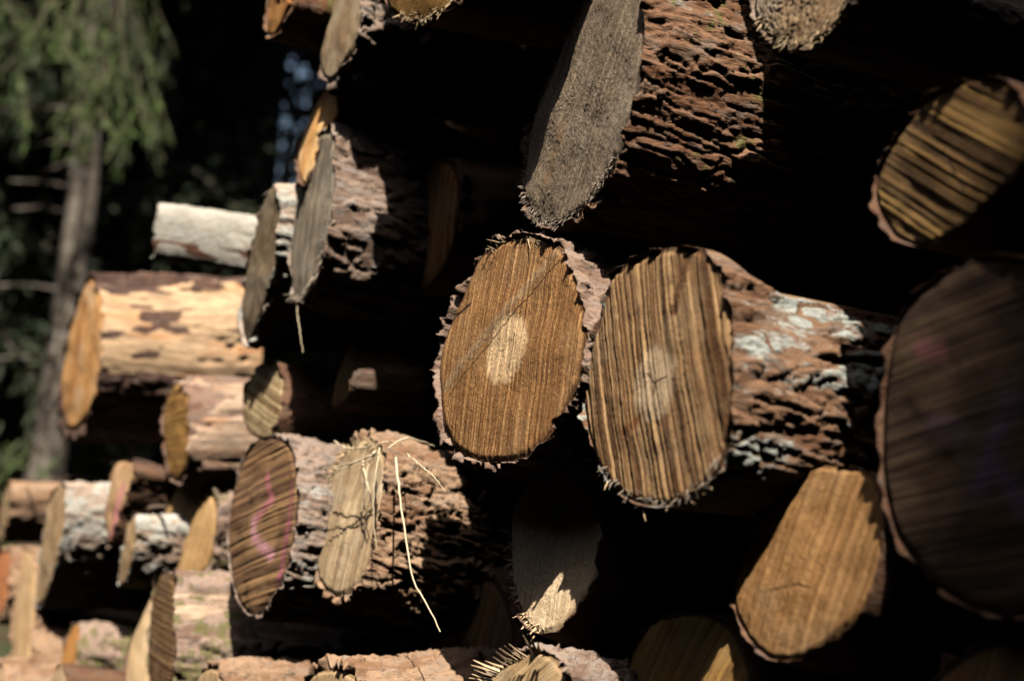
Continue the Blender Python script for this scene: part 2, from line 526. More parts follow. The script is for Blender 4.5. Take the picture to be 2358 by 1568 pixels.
    s_fine = np.linspace(0, fine_len, n_f)
    s_far = np.linspace(fine_len, L, 14 if not plain else 4)[1:]
    S = np.concatenate([s_fine, s_far])
    NS = len(S)
    G_s = np.repeat(S, NTH)
    G = np.tile(ring, (NS, 1)); NO = np.tile(nor, (NS, 1)); AN = np.tile(ang, NS)
    tp = 1 - taper * G_s
    G2 = ctr[:2] + (G[:, :2] - ctr[:2]) * tp[:, None]
    rimz = (fbm(np.c_[ring[:, :2] * 60, np.zeros(NTH)], seed + 21, 2) - .45) * rag * 2 * (1 if not plain else .5)
    pz = np.c_[G2, -G_s]
    fi = np.array([70, 70, 30])
    wp = (fbm(pz * np.array([16, 16, 9]), seed + 1, 2) - .5) + .55 * (fbm(pz * fi, seed + 61, 2) - .5)
    wq = (fbm(pz * np.array([16, 16, 9]) + 40, seed + 2, 2) - .5) + .55 * (fbm(pz * fi + 40, seed + 62, 2) - .5)
    P1 = np.c_[G2[:, 0] / cell[0] + wp * .8, G2[:, 1] / cell[0] + wq * .8, -G_s / (1.35 * cell[1]) + wp * 1.0]
    f1, f2, cid, O1 = worley(P1, seed, True)
    h = sstep(.0, .13, f2 - f1)
    P2 = P1 * np.array([2.1, 2.1, 2.6]) + 9 + .5 * wp[:, None]
    g1, g2, cid2, O2 = worley(P2, seed + 50, True)
    h2 = sstep(.01, .08, g2 - g1)
    P3 = P2 * 2.3 + 5
    q1, q2, cid3, O3 = worley(P3, seed + 90, True)
    rough = fbm(pz * np.array([190, 190, 75]), seed + 7, 3) - .5
    plate = .38 * cid + .45 * tiltof(cid, O1) - .62 * (1 - h) * (.35 + .65 * np.modf(cid * 17.3)[0])
    sub = .22 * cid2 + .26 * tiltof(cid2, O2) - .08 * (1 - h2)
    fin = .12 * cid3 + .16 * tiltof(cid3, O3)
    disp = amp * (plate + sub + fin + .30 * rough - .35)
    thick = .45 + 1.1 * sstep(.3, .7, fbm(pz * np.array([7, 7, 3]), seed + 13, 2))
    chip = sstep(.62, .66, cid) * (1 - sstep(.008, .016, G_s - .02 * cid2))       # plates broken away at the rim
    disp = disp * (1 - .7 * chip)
    base = tb * thick * (1 - .75 * chip)
    pk = np.zeros(len(G_s))
    if peel:
        a0, a1, s0, s1 = peel[:4]
        soft = (fbm(pz * np.array([26, 26, 7]), seed + 31, 3) - .5) * .9
        pk = np.minimum(sstep(R_(a0) - .05, R_(a0) + .05, AN + soft * .6), 1 - sstep(R_(a1) - .05, R_(a1) + .05, AN + soft * .6))
        pk = np.minimum(pk, sstep(s0 - .01, s0 + .01, G_s + soft * .08)); pk = np.minimum(pk, 1 - sstep(s1 - .01, s1 + .01, G_s + soft * .08))
        gash = fbm(pz * np.array([34, 34, 8]) + 70, seed + 33, 3)
        gm = sstep(.56, .60, gash)
        disp = disp * (1 - pk) + pk * (-tb * .75 - .030 * gm + .25 * amp * rough)
        pk = pk * (1 - gm)
    tot = base + disp
    if thin:
        c0, hw = R_((thin[0] + thin[1]) / 2), R_((thin[1] - thin[0]) / 2)
        da = np.abs((AN - c0 + np.pi) % (2 * np.pi) - np.pi) + (fbm(pz * np.array([20, 20, 6]), seed + 44, 2) - .5) * .3
        tot = tot * (1 - .88 * (1 - sstep(hw - .18, hw + .05, da)))
    tot = np.maximum(tot, .0015)
    if bulge:
        tot = tot + bulge(AN, G_s)
    rise = sstep(-.001, .006, G_s + .0)
    zz = G[:, 2] - G_s + np.tile(rimz + rag * 1.2 * (np.floor(cid2[:NTH] * 5) / 5 - .5), NS) * (1 - sstep(0, .03, G_s)) - .001
    B = np.c_[G2 + NO * tot[:, None], zz]
    first = ring.copy(); first[:, :2] -= nor * .0012; first[:, 2] -= .006
    second = ring.copy(); second[:, :2] += nor * (.35 * tot[:NTH])[:, None]; second[:, 2] += rimz - .003 + .002 * rough[:NTH]
    third = ring.copy(); third[:, :2] += nor * (.75 * tot[:NTH])[:, None]; third[:, 2] += rimz + .002 * rough[:NTH]
    B = np.vstack([first, second, third, B])
    endc = B[-NTH:].mean(0)
    B = np.vstack([B, endc[None]])
    def ext(a_): return np.concatenate([np.tile(a_[:NTH], 3), a_, a_[-1:]])
    nr = NS + 3
    bf = grid_faces(nr, NTH)
    endf = np.stack([np.full(NTH, len(B) - 1), (nr - 1) * NTH + (np.arange(NTH) + 1) % NTH, (nr - 1) * NTH + np.arange(NTH)], 1)
    mesh_obj('bark', B, [bf[:, ::-1], endf], BARK[bark] if isinstance(bark, str) else bark, root, {'h': ext(h * (.5 + .5 * h2)), 'pid': ext(cid * .7 + cid2 * .3), 'peel': ext(pk)})
    LOGS[key] = dict(root=root, M=M, Mi=Mi, O=O, axis=axis, ring=ring, nor=nor, ang=ang, loc=loc, nrm=nrm, tot=tot[:NTH], wm=wm, r=r)
    return root

def fringe(key, a0, a1, n, lmin, lmax, mat, w=.0016, out=.5, seed=1, name='fibre_fringe', wob=.5):
    """torn wood fibres along the rim of a face between two angles (degrees, local)"""
    L = LOGS[key]
    rng = random.Random(seed)
    bag = Bag()
    a0, a1 = R_(a0), R_(a1)
    idx = [i for i in range(len(L['ang'])) if a0 <= L['ang'][i] <= a1]
    for _ in range(n):
        i = rng.choice(idx)
        p = L['ring'][i]; nn = L['nor'][i]
        k = rng.uniform(.0, .012)
        a = (p[0] - nn[0] * k, p[1] - nn[1] * k, p[2] - .001)
        ln = rng.uniform(lmin, lmax)
        d = Vector((nn[0] * out + rng.gauss(0, wob), nn[1] * out + rng.gauss(0, wob) - .25, rng.uniform(.15, 1.0))).normalized()
        b = (a[0] + d.x * ln, a[1] + d.y * ln, a[2] + d.z * ln)
        splinter(bag, a, b, w * rng.uniform(.5, 1.5), w * .5, (rng.random() - .5, rng.random() - .5, rng.random() - .5))
    o = bag.build(name, mat, L['root'])
    return o

def flake(name, px, r0, r1, mat, parent_key=None, th=.006, label=None, cat=None, seed=3):
    """a curled, ragged piece of loose bark: outline in the picture, depth running from r0 (left) to r1 (right)"""
    xs = [p[0] for p in px]; x0, x1 = min(xs), max(xs)
    n = 90
    o2, _ = closed_outline([(p[0], p[1]) for p in px], n)
    o2 = o2 + (fbm(np.c_[o2 * .12, np.zeros(n)], seed)[:, None] - .5) * 9
    c = o2.mean(0)
    V = []
    rings = (1.0, .93, .6, .3)
    for side in (0, 1):
        for k in rings:
            for q in (c + (o2 - c) * k):
                rr = r0 + (r1 - r0) * (q[0] - x0) / (x1 - x0)
                bulge = th * (1.0 - k ** 2) * 1.2 + (vnoise(np.array([[q[0] * .06, q[1] * .09, side]]), seed)[0] - .5) * th * 1.3
                V.append(tuple(at(q[0], q[1], rr + (th * .6 + .004 if side else 0) - (bulge if not side else 0))))
    V = np.array(V)
    m = len(rings) * n
    f = [grid_faces(len(rings), n), grid_faces(len(rings), n, m)[:, ::-1]]
    side_f = np.stack([np.arange(n), m + np.arange(n), m + (np.arange(n) + 1) % n, (np.arange(n) + 1) % n], 1)
    tri0 = np.arange((len(rings) - 1) * n, len(rings) * n)[None]
    tri1 = (m + np.arange((len(rings) - 1) * n, len(rings) * n))[None, ::-1]
    if parent_key:
        Mi = LOGS[parent_key]['Mi']
        V = np.array([tuple(Mi @ Vector(q)) for q in V])
    z = np.ones(len(V))
    o = mesh_obj(name, V, f + [side_f, tri0, tri1], mat, LOGS[parent_key]['root'] if parent_key else None, {'h': z * .7, 'pid': z * .5, 'peel': z * 0})
    if label: tag(o, label, cat)
    return o
def strand(name, pts, r, rad, mat, label, cat, group=None, n=24):
    """a straw or twig through picture points; r one depth or one per point"""
    rr = r if hasattr(r, '__len__') else [r] * len(pts)
    jr = random.Random(int(pts[0][0] * 7 + pts[-1][1]))
    P = smooth_line([tuple(at(p[0] + jr.uniform(-2.5, 2.5), p[1] + jr.uniform(-2, 2), q)) for p, q in zip(pts, rr)], n)
    P += np.array([[jr.gauss(0, .0005) for _ in range(3)] for _ in range(n)])
    c = Vector(P.mean(0))
    rads = [rad * (1 - .55 * i / (n - 1)) for i in range(n)]
    v, f = tube([Vector(p) - c for p in P], rads, 6)
    o = mesh_obj(name, v, [f], mat)
    o.location = c
    return tag(o, label, cat, group)

# ------------------------------------------------------------------ the pile, middle of the picture
PALEHEART = (.86, .62, .36)
log('left_mid', 'sawn log end with a pale oval heart and a diagonal ridge, touching the grooved one',
    [(1180, 546), (1235, 543), (1290, 572), (1327, 650), (1344, 740), (1340, 850), (1305, 930), (1265, 1000), (1225, 1042), (1165, 1064),
     (1100, 1060), (1050, 1035), (1022, 980), (1010, 900), (1012, 820), (1035, 740), (1062, 680), (1100, 600), (1132, 568)],
    -.02, yaw=61, slope=.24, tb=.011, bark='rosy', amp=.015, cell=(.020, .05), res=.0020, rag=.010, groove=(.0012, .007), fuzz=.0006, fine_len=.42,
    wood=dict(S=330, contrast=1.1, bump=.004, weather=.3, speck=.8, rings=.1, fine=.6), stripe=((1165, 960), (1222, 560)),
    heart=((1170, 805), 48, 78, PALEHEART, .95),
    lines=[((1280, 585), (1022, 895), .013, (.40, .27, .15), .95, .5), ((1290, 600), (1035, 912), .0016, (.10, .055, .03), .6, -.8),
           ((1085, 700), (1035, 738), .0035, (.05, .03, .02), .5, -1.5), ((1130, 572), (1112, 620), .003, (.06, .035, .02), .5, -1.5),
           ((1178, 850), (1192, 770), .0016, (.10, .05, .02), .7, -.6)])
def burl(an, s):
    d = np.abs((an - R_(84) + np.pi) % (2 * np.pi) - np.pi)
    k = np.exp(-(d / .70) ** 2)
    return k * (-.040 * sstep(.012, .10, s))
log('right_mid', 'deeply grooved log end with a flared shoulder and lichen bark, right of the ridged one',
    [(1405, 645), (1440, 610), (1505, 578), (1575, 570), (1635, 590), (1668, 680), (1688, 780), (1695, 880), (1684, 960), (1660, 1050),
     (1632, 1110), (1580, 1150), (1520, 1166), (1450, 1150), (1400, 1108), (1370, 1050), (1345, 960), (1340, 880), (1362, 790), (1388, 705)],
    -.042, yaw=61, slope=.15, tb=.009, bark='lichen', amp=.016, cell=(.026, .085), res=.0022, groove=(.0024, .0078), fuzz=.0005, bulge=burl, fine_len=.42,
    peel=(52, 112, -.1, .17), thin=(50, 330),
    wood=dict(S=250, contrast=1.9, bump=.009, weather=.3, speck=.5, rings=.05, fine=.35, squash=.006, wob=.002), stripe=((1455, 640), (1520, 1140)),
    heart=((1515, 885), 54, 92, (.68, .52, .34), .85), pal=dict(light=(.58, .37, .18), dark=(.075, .030, .011), mid=(.32, .145, .05), grey=(.44, .32, .19)),
    lines=[((1500, 862), (1517, 885), .0018, (.10, .05, .025), .5, -1), ((1545, 868), (1517, 885), .0018, (.06, .03, .015), .5, -1),
           ((1517, 885), (1517, 910), .0016, (.06, .03, .015), .5, -1), ((1585, 600), (1560, 720), .010, (.12, .05, .02), .9, -.5),
           ((1480, 960), (1440, 1000), .008, (.24, .09, .03), .9, 0)])
log('top_mid', 'large weathered grey log end with furry saw fuzz, at the top above the middle pair',
    [(1340, 0), (1296, 100), (1250, 210), (1217, 310), (1203, 410), (1209, 475), (1235, 512), (1278, 525), (1312, 508), (1362, 458), (1410, 380),
     (1441, 300), (1465, 200), (1480, 100), (1484, 0), (1475, -80), (1440, -125), (1390, -80)],
    .0, yaw=65, slope=.24, tb=.009, groove=(.0007, .009), fuzz=.0008, bark='red', amp=.010, cell=(.024, .10), res=.0022, pal=GREY, fine_len=.45, thin=(95, 275),
    wood=dict(S=190, contrast=.6, bump=.004, weather=.5, speck=1.0, rings=.05), stripe=((1262, 500), (1410, 20)),
    lines=[((1372, 190), (1352, 260), .002, (.05, .04, .03), .5, -1), ((1300, 300), (1262, 420), .02, (.30, .20, .11), .95, 0)])
log('grey_left', 'silvery grey log end with black streaks and lit plated bark, above a hanging straw',
    [(765, 310), (769, 365), (766, 450), (756, 535), (737, 610), (716, 660), (690, 695), (675, 682), (668, 620), (668, 540), (680, 460), (700, 380), (724, 330), (745, 307)],
    -.005, yaw=65, slope=.19, tb=.009, groove=(.0018, .009), bark='grey', amp=.014, cell=(.032, .065), res=.0032, pal=dict(light=(.40, .33, .23), dark=(.10, .085, .07), mid=(.27, .22, .16), grey=(.30, .27, .22)),
    wood=dict(S=170, contrast=1.2, bump=.004, weather=.6, speck=.5, rings=.0), stripe=((697, 670), (748, 320)), rag=.006, thin=(100, 265))
log('behind_grey', 'brownish grey log end half hidden behind the silvery grey end, with white lit bark',
    [(640, 430), (642, 500), (636, 580), (622, 660), (600, 730), (572, 790), (559, 762), (557, 700), (569, 610), (589, 520), (609, 460), (624, 430)],
    .0, yaw=63, slope=.06, tb=.006, bark='white', amp=.012, res=.0045, pal=dict(light=(.42, .33, .21), dark=(.17, .11, .06), mid=(.31, .22, .13), grey=(.33, .28, .21)),
    wood=dict(S=90, contrast=.8, bump=.003, weather=.5, speck=.3, rings=0), stripe=((580, 770), (632, 440)))
log('peeled', 'thick log with an orange cut and bark torn off to bare pale wood, far left',
    [(214, 640), (231, 700), (236, 780), (231, 850), (216, 920), (191, 970), (160, 991), (143, 950), (140, 890), (150, 820), (169, 735), (190, 665)],
    -.04, yaw=57, slope=.05, tb=.018, bark='peeled', amp=.012, res=.0045, cell=(.03, .07), pal=dict(light=(.80, .47, .20), dark=(.50, .22, .07), mid=(.68, .35, .12), grey=(.76, .58, .38)),
    wood=dict(S=26, contrast=.8, bump=.001, weather=.5, speck=.1, rings=0), stripe=((165, 970), (210, 660)), peel=(-14, 68, -.1, 1.2), fine_len=.32, L=.345)
log('birch', 'thin pale birch log lying askew on top of the far left logs',
    [(369, 470), (376, 474), (377, 500), (371, 540), (361, 580), (352, 593), (351, 570), (357, 520), (363, 485)],
    -.05, yaw=88, slope=.135, tb=.004, bark='birch', amp=.004, res=.0045, pal=PALE, wood=dict(S=60, weather=.3), L=1.6, peel=(-62, -38, -.1, 1.0), cell=(.05, .03))  # the peel strip here is a dark band painted for the shaded underside
log('small_orange', 'short striped orange log end jutting out below the peeled log',
    [(397, 890), (420, 888), (434, 930), (436, 1000), (430, 1060), (410, 1106), (391, 1090), (379, 1020), (377, 945)],
    .02, yaw=61, slope=.02, tb=.010, bark='pinkpeel', amp=.009, res=.0045, pal=dict(light=(.58, .33, .10), dark=(.16, .075, .025), mid=(.42, .21, .06), grey=(.46, .30, .14)),
    wood=dict(S=110, contrast=1.4, bump=.004, weather=.3, speck=.3, rings=0), stripe=((382, 980), (432, 965)), peel=(-35, 80, -.1, .8))
log('pink_marked', 'dark saw striped log end with a sprayed pink zigzag mark',
    [(603, 1010), (640, 1010), (668, 1030), (681, 1090), (682, 1180), (670, 1260), (645, 1340), (612, 1390), (580, 1415), (551, 1390), (530, 1320), (525, 1240), (531, 1160), (551, 1080), (578, 1028)],
    -.02, yaw=60, slope=.17, tb=.009, groove=(.0017, .0085), bark='grey', amp=.016, cell=(.022, .065), res=.0030, rag=.005, thin=(100, 300), pal=PINKY, wood=dict(S=120, contrast=1.4, bump=.007, weather=.2, speck=.4, rings=0), stripe=((540, 1190), (668, 1128)),
    heart=((608, 1215), 44, 62, (.34, .21, .09), .55),
    lines=[((618, 1095), (628, 1150), .012, (.42, .13, .17), .98, 0), ((630, 1150), (590, 1200), .016, (.46, .16, .20), .98, 0), ((588, 1200), (592, 1240), .017, (.60, .32, .36), .98, 0), ((592, 1240), (630, 1278), .017, (.56, .27, .32), .98, 0),
           ((672, 1110), (668, 1200), .006, (.38, .10, .15), .98, 0), ((668, 1200), (640, 1350), .011, (.38, .11, .16), .98, 0)])
log('straw_log', 'pale split log end hung with dry straw',
    [(858, 1012), (884, 1050), (881, 1130), (870, 1200), (856, 1270), (832, 1330), (802, 1364), (770, 1370), (741, 1345), (728, 1300), (725, 1250), (736, 1180), (757, 1110), (790, 1045), (826, 1016)],
    .018, yaw=61, slope=.27, tb=.012, groove=(.0016, .012), fuzz=.0006, bark='buff', amp=.020, cell=(.020, .07), res=.0025, rag=.010, pal=dict(light=(.66, .50, .31), dark=(.30, .20, .11), mid=(.50, .36, .21), grey=(.50, .42, .30)),
    wood=dict(S=90, contrast=.9, bump=.006, weather=.45, speck=.45, rings=0), stripe=((780, 1350), (860, 1040)), heart=((806, 1200), 18, 48, (.68, .52, .32), .8),
    lines=[((868, 1110), (862, 1265), .005, (.07, .045, .03), .5, -2.5), ((838, 1060), (845, 1150), .002, (.12, .08, .05), .5, -1.2), ((842, 1150), (852, 1240), .0018, (.12, .08, .05), .5, -1.2)])
log('lit_triangle', 'shaded fuzzy log end with one sunlit triangle at its foot, below the middle pair',
    [(1232, 1088), (1300, 1082), (1358, 1112), (1389, 1180), (1385, 1260), (1360, 1345), (1320, 1408), (1272, 1455), (1222, 1448), (1195, 1400), (1176, 1330), (1174, 1250), (1182, 1165)],
    .05, yaw=60, slope=.42, tb=.003, thin=(-400, 400), fuzz=.0012, bark='dull', amp=.005, res=.0035, pal=dict(light=(.82, .65, .44), dark=(.50, .34, .19), mid=(.70, .52, .32), grey=(.74, .59, .40)),
    wood=dict(S=160, contrast=.5, bump=.003, weather=.3, speck=.8, rings=0), stripe=((1240, 1430), (1300, 1100)))
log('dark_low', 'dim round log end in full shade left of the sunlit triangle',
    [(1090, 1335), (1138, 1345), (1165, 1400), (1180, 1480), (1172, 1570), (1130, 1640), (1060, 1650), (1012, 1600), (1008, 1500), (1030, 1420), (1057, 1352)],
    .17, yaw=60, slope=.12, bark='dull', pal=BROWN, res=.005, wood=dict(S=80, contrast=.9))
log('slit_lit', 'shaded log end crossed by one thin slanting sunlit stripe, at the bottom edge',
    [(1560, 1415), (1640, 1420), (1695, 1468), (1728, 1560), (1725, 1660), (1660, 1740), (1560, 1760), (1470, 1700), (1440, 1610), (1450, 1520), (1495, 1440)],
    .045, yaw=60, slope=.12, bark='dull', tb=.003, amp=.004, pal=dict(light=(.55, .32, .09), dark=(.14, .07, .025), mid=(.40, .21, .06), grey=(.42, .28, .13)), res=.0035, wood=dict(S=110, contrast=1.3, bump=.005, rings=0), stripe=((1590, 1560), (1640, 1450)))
log('half_shade', 'tan log end, left half in sun and right half in shadow, lower right',
    [(1852, 1076), (1930, 1074), (2000, 1090), (2032, 1150), (2036, 1240), (2010, 1350), (1970, 1425), (1900, 1482), (1830, 1516), (1770, 1514), (1720, 1470), (1690, 1400), (1692, 1340), (1712, 1268), (1748, 1196), (1800, 1122)],
    .03, yaw=63, slope=.29, thin=(-400, 400), tb=.003, amp=.004, fuzz=.0006, groove=(.0008, .01), bark='dull', res=.0028, pal=dict(light=(.48, .275, .115), dark=(.18, .085, .028), mid=(.36, .18, .06), grey=(.42, .28, .16)),
    wood=dict(S=120, contrast=.8, bump=.003, weather=.35, speck=.5, rings=.12), stripe=((1760, 1480), (1890, 1100)),
    lines=[((1780, 1362), (1850, 1350), .004, (.20, .10, .045), .8, -.3), ((1850, 1350), (1872, 1358), .003, (.20, .10, .045), .8, -.3)])
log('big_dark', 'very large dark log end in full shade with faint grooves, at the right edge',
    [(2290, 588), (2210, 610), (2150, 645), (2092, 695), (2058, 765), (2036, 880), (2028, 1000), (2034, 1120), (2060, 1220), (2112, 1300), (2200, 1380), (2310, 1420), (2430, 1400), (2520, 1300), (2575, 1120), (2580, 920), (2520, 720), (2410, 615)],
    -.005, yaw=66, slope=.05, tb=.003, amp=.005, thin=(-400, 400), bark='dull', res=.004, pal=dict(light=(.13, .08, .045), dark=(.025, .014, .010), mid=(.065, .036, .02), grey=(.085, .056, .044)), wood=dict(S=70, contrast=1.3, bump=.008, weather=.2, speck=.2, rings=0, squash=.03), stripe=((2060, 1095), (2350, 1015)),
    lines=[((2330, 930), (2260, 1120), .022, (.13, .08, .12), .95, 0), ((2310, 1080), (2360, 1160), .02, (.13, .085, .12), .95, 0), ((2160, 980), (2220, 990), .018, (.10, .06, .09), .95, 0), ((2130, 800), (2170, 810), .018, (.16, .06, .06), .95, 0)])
log('right_striped', 'deeply saw grooved log end at the right edge above the very large dark one',
    [(2190, 200), (2258, 180), (2320, 188), (2362, 235), (2376, 320), (2346, 392), (2294, 444), (2240, 500), (2180, 545), (2120, 566), (2060, 545), (2024, 490), (2013, 436), (2030, 380), (2070, 310), (2122, 240)],
    .02, yaw=66, slope=.24, tb=.003, amp=.004, groove=(.0016, .0070), bark='dull', res=.003, thin=(-400, 400), pal=dict(light=(.42, .25, .08), dark=(.055, .03, .012), mid=(.25, .13, .045), grey=(.30, .21, .12)),
    wood=dict(S=95, contrast=2.0, bump=.010, weather=.2, speck=.3, rings=0, fine=.3, squash=.02), stripe=((2060, 330), (2330, 490)),
    lines=[((2180, 350), (2225, 440), .002, (.05, .025, .015), .6, -1)])
log('top_right', 'speckled tan log end hanging in from the top edge at the right',
    [(1738, 0), (1746, 50), (1782, 96), (1838, 112), (1890, 92), (1932, 48), (1960, 0), (1968, -90), (1900, -160), (1810, -160), (1752, -90)],
    .04, yaw=60, slope=.3, tb=.004, amp=.007, fuzz=.0012, bark='grey', res=.0030, pal=dict(light=(.60, .46, .30), dark=(.22, .12, .06), mid=(.45, .29, .14), grey=(.56, .49, .40)),
    wood=dict(S=130, contrast=.8, weather=.8, speck=.7, rings=0), stripe=((1830, 100), (1850, 0)))
# ------------------------------------------------------------------ upper left
log('top_strip', 'narrow orange log end, outermost at the top left corner of the pile',
    [(622, 0), (664, 0), (655, 30), (638, 70), (622, 84), (614, 68), (618, 30), (632, -50), (650, -110), (680, -120), (676, -60)],
    -.06, yaw=66, slope=.25, bark='red', res=.0045, pal=ORANGE, amp=.014, wood=dict(S=40, contrast=.8, weather=.2, speck=.2), stripe=((625, 70), (655, -40)))
log('top_leaf', 'tall narrow greyish tan log end at the top left with shaggy bark behind it',
    [(838, -60), (836, 10), (826, 60), (806, 120), (776, 170), (756, 186), (741, 162), (738, 130), (745, 80), (760, 25), (782, -60), (810, -110)],
    -.02, yaw=66, slope=.25, bark='grey', amp=.018, cell=(.025, .05), res=.0032, pal=dict(light=(.55, .43, .28), dark=(.30, .20, .11), mid=(.44, .32, .19), grey=(.46, .39, .29)),
    wood=dict(S=70, contrast=.7, weather=.5, speck=.3, rings=0), stripe=((762, 170), (810, -30)), heart=((796, 60), 14, 60, (.34, .20, .10), .6))
log('top_round', 'orange brown log end with fine growth rings, cut off by the top edge',
    [(890, 0), (908, 28), (948, 50), (990, 45), (1028, 20), (1046, -10), (1034, -90), (960, -130), (895, -80)],
    -.06, yaw=58, slope=.2, bark='red', tb=.005, amp=.006, res=.0032, pal=dict(light=(.52, .32, .10), dark=(.24, .12, .03), mid=(.42, .23, .06), grey=(.48, .34, .17)), wood=dict(S=100, contrast=.7, speck=.7, rings=.8, weather=.2), stripe=((940, 40), (980, -20)))
log('orange_slab', 'bright orange cut squeezed between the tall greyish tan end and the silvery grey end',
    [(763, 184), (800, 191), (787, 228), (768, 275), (745, 330), (722, 380), (700, 425), (688, 400), (685, 365), (700, 300), (728, 240), (750, 200)],
    .012, yaw=62, slope=.42, bark='dull', tb=.002, amp=.002, res=.0035, pal=dict(light=(.80, .52, .24), dark=(.60, .26, .06), mid=(.70, .36, .11), grey=(.80, .60, .36)), wood=dict(S=22, contrast=.8, weather=.6, speck=.05, rings=0, bump=.001), stripe=((700, 390), (775, 190)))
log('faint_strip', 'faint narrow log end deep in the dark hollow at the top',
    [(1040, 110), (1098, 100), (1100, 160), (1085, 215), (1058, 262), (1036, 250), (1030, 180)],
    .30, yaw=64, slope=.2, bark='dull', res=.005, pal=TAN, plain=True)
# ------------------------------------------------------------------ recessed small ones
log('small_split', 'small split log end standing in a dark hollow above the straw hung log',
    [(800, 803), (816, 800), (816, 850), (806, 900), (785, 932), (768, 940), (765, 922), (778, 865)],
    .09, yaw=64, slope=.1, bark='pinkpeel', peel=(-60, 120, -.1, 1), res=.0035, tb=.004, amp=.005, pal=dict(light=(.50, .34, .17), dark=(.28, .16, .07), mid=(.40, .25, .12), grey=(.40, .30, .19)), wood=dict(S=60))
log('striped_wedge', 'striped log end with a lit wedge, between the orange and the pink marked ends',
    [(625, 830), (648, 835), (650, 900), (645, 960), (625, 1005), (600, 1010), (570, 985), (560, 930), (575, 880), (600, 840)],
    .05, yaw=60, slope=.25, bark='dull', tb=.003, amp=.004, res=.0035, pal=dict(light=(.60, .47, .27), dark=(.14, .08, .035), mid=(.42, .29, .14), grey=(.50, .40, .25)), wood=dict(S=65, contrast=1.8, bump=.006, weather=.2, rings=0), stripe=((580, 930), (650, 985)))
# ------------------------------------------------------------------ lower left
log('white_body', 'log with chalk white scaly bark behind a long plank like cut, far lower left',
    [(132, 1122), (150, 1118), (147, 1200), (128, 1300), (102, 1380), (82, 1392), (86, 1330), (104, 1210), (116, 1145)],
    -.08, yaw=60, slope=.02, bark='white', amp=.010, tb=.008, cell=(.022, .05), res=.0045, pal=PALE, wood=dict(S=40, contrast=.6, weather=.4, speck=.1, rings=0), stripe=((95, 1380), (138, 1130)), rag=.006)
log('left_edge', 'log with pink buff bark lying on the leftmost end of the pile',
    [(16, 1122), (26, 1124), (24, 1170), (14, 1225), (4, 1245), (0, 1225), (4, 1170)],
    .02, yaw=62, slope=.02, bark='buff', tb=.008, amp=.007, res=.005, pal=PALE, L=1.2)
log('pink_strip', 'narrow cut with a pink stain standing above the chalk white log',
    [(268, 1066), (310, 1072), (297, 1125), (277, 1185), (257, 1245), (248, 1215), (252, 1130)],
    -.025, yaw=62, slope=.15, bark='dull', tb=.003, amp=.003, res=.0045, pal=dict(light=(.66, .45, .25), dark=(.45, .25, .12), mid=(.58, .36, .18), grey=(.60, .42, .28)), wood=dict(S=40, weather=.3, speck=.1, rings=0), stripe=((258, 1230), (290, 1080)),
    lines=[((285, 1130), (258, 1225), .03, (.72, .26, .30), .95, 0)])
log('lit_brick', 'short log with rust coloured scaly bark in the lower left hollow',
    [(298, 1200), (312, 1196), (306, 1260), (290, 1330), (276, 1348), (271, 1338), (281, 1270)],
    -.035, yaw=61, slope=.02, bark='white', res=.0045, tb=.006, amp=.01, cell=(.02, .05), pal=PALE, wood=dict(S=50, weather=.3, speck=.1, rings=0), peel=None)
log('heart_lit', 'tan cut with a pointed shadow across its upper half, left of the pink marked end',
    [(440, 1110), (485, 1140), (497, 1190), (490, 1250), (470, 1310), (425, 1350), (385, 1320), (368, 1260), (376, 1190), (400, 1130)],
    .06, yaw=45, slope=.1, bark='mossy', res=.004, pal=dict(light=(.58, .38, .18), dark=(.36, .20, .08), mid=(.48, .29, .12), grey=(.48, .33, .18)), wood=dict(S=60, weather=.3, speck=.2, rings=0), stripe=((400, 1300), (450, 1150)))
log('striped_dark', 'striped log end coloured as in shade with mossy peeling bark, below the tan shadowed cut',
    [(372, 1318), (392, 1325), (404, 1370), (407, 1440), (400, 1520), (385, 1590), (360, 1630), (345, 1600), (340, 1500), (348, 1400), (358, 1340)],
    -.06, yaw=63, slope=.06, bark='mossy', amp=.012, thin=(90, 300), res=.004, pal=BROWN, wood=dict(S=90, contrast=1.5, bump=.006, speck=.2, rings=0), stripe=((350, 1430), (400, 1460)), peel=(10, 62, -.1, .28), fine_len=.4)  # dark palette stands in for shade on this part of the face
log('pale_leaf', 'pale leaf shaped cut, standing in for the sunlit part of the striped end',
    [(352, 1372), (360, 1400), (362, 1470), (352, 1540), (335, 1600), (310, 1620), (292, 1590), (290, 1550), (300, 1490), (322, 1425), (340, 1385)],
    .0, yaw=62, slope=.2, bark='dull', tb=.004, amp=.003, res=.0045, pal=dict(light=(.74, .56, .35), dark=(.56, .36, .17), mid=(.68, .47, .26), grey=(.70, .55, .38)), wood=dict(S=30, contrast=.6, weather=.4, speck=.05, rings=0), L=.9, stripe=((310, 1600), (352, 1390)))  # lit part of the same face, made as a separate pale log
log('low_tall', 'tall narrow tan cut with arched bark at the lower left edge',
    [(52, 1265), (72, 1275), (82, 1340), (78, 1430), (66, 1510), (46, 1580), (30, 1570), (28, 1490), (36, 1380), (44, 1290)],
    -.06, yaw=62, slope=.25, bark='buff', amp=.012, res=.005, pal=dict(light=(.60, .42, .23), dark=(.36, .22, .11), mid=(.50, .33, .17), grey=(.48, .35, .22)), wood=dict(S=40, weather=.4, speck=.1, rings=0), stripe=((40, 1560), (62, 1280)))
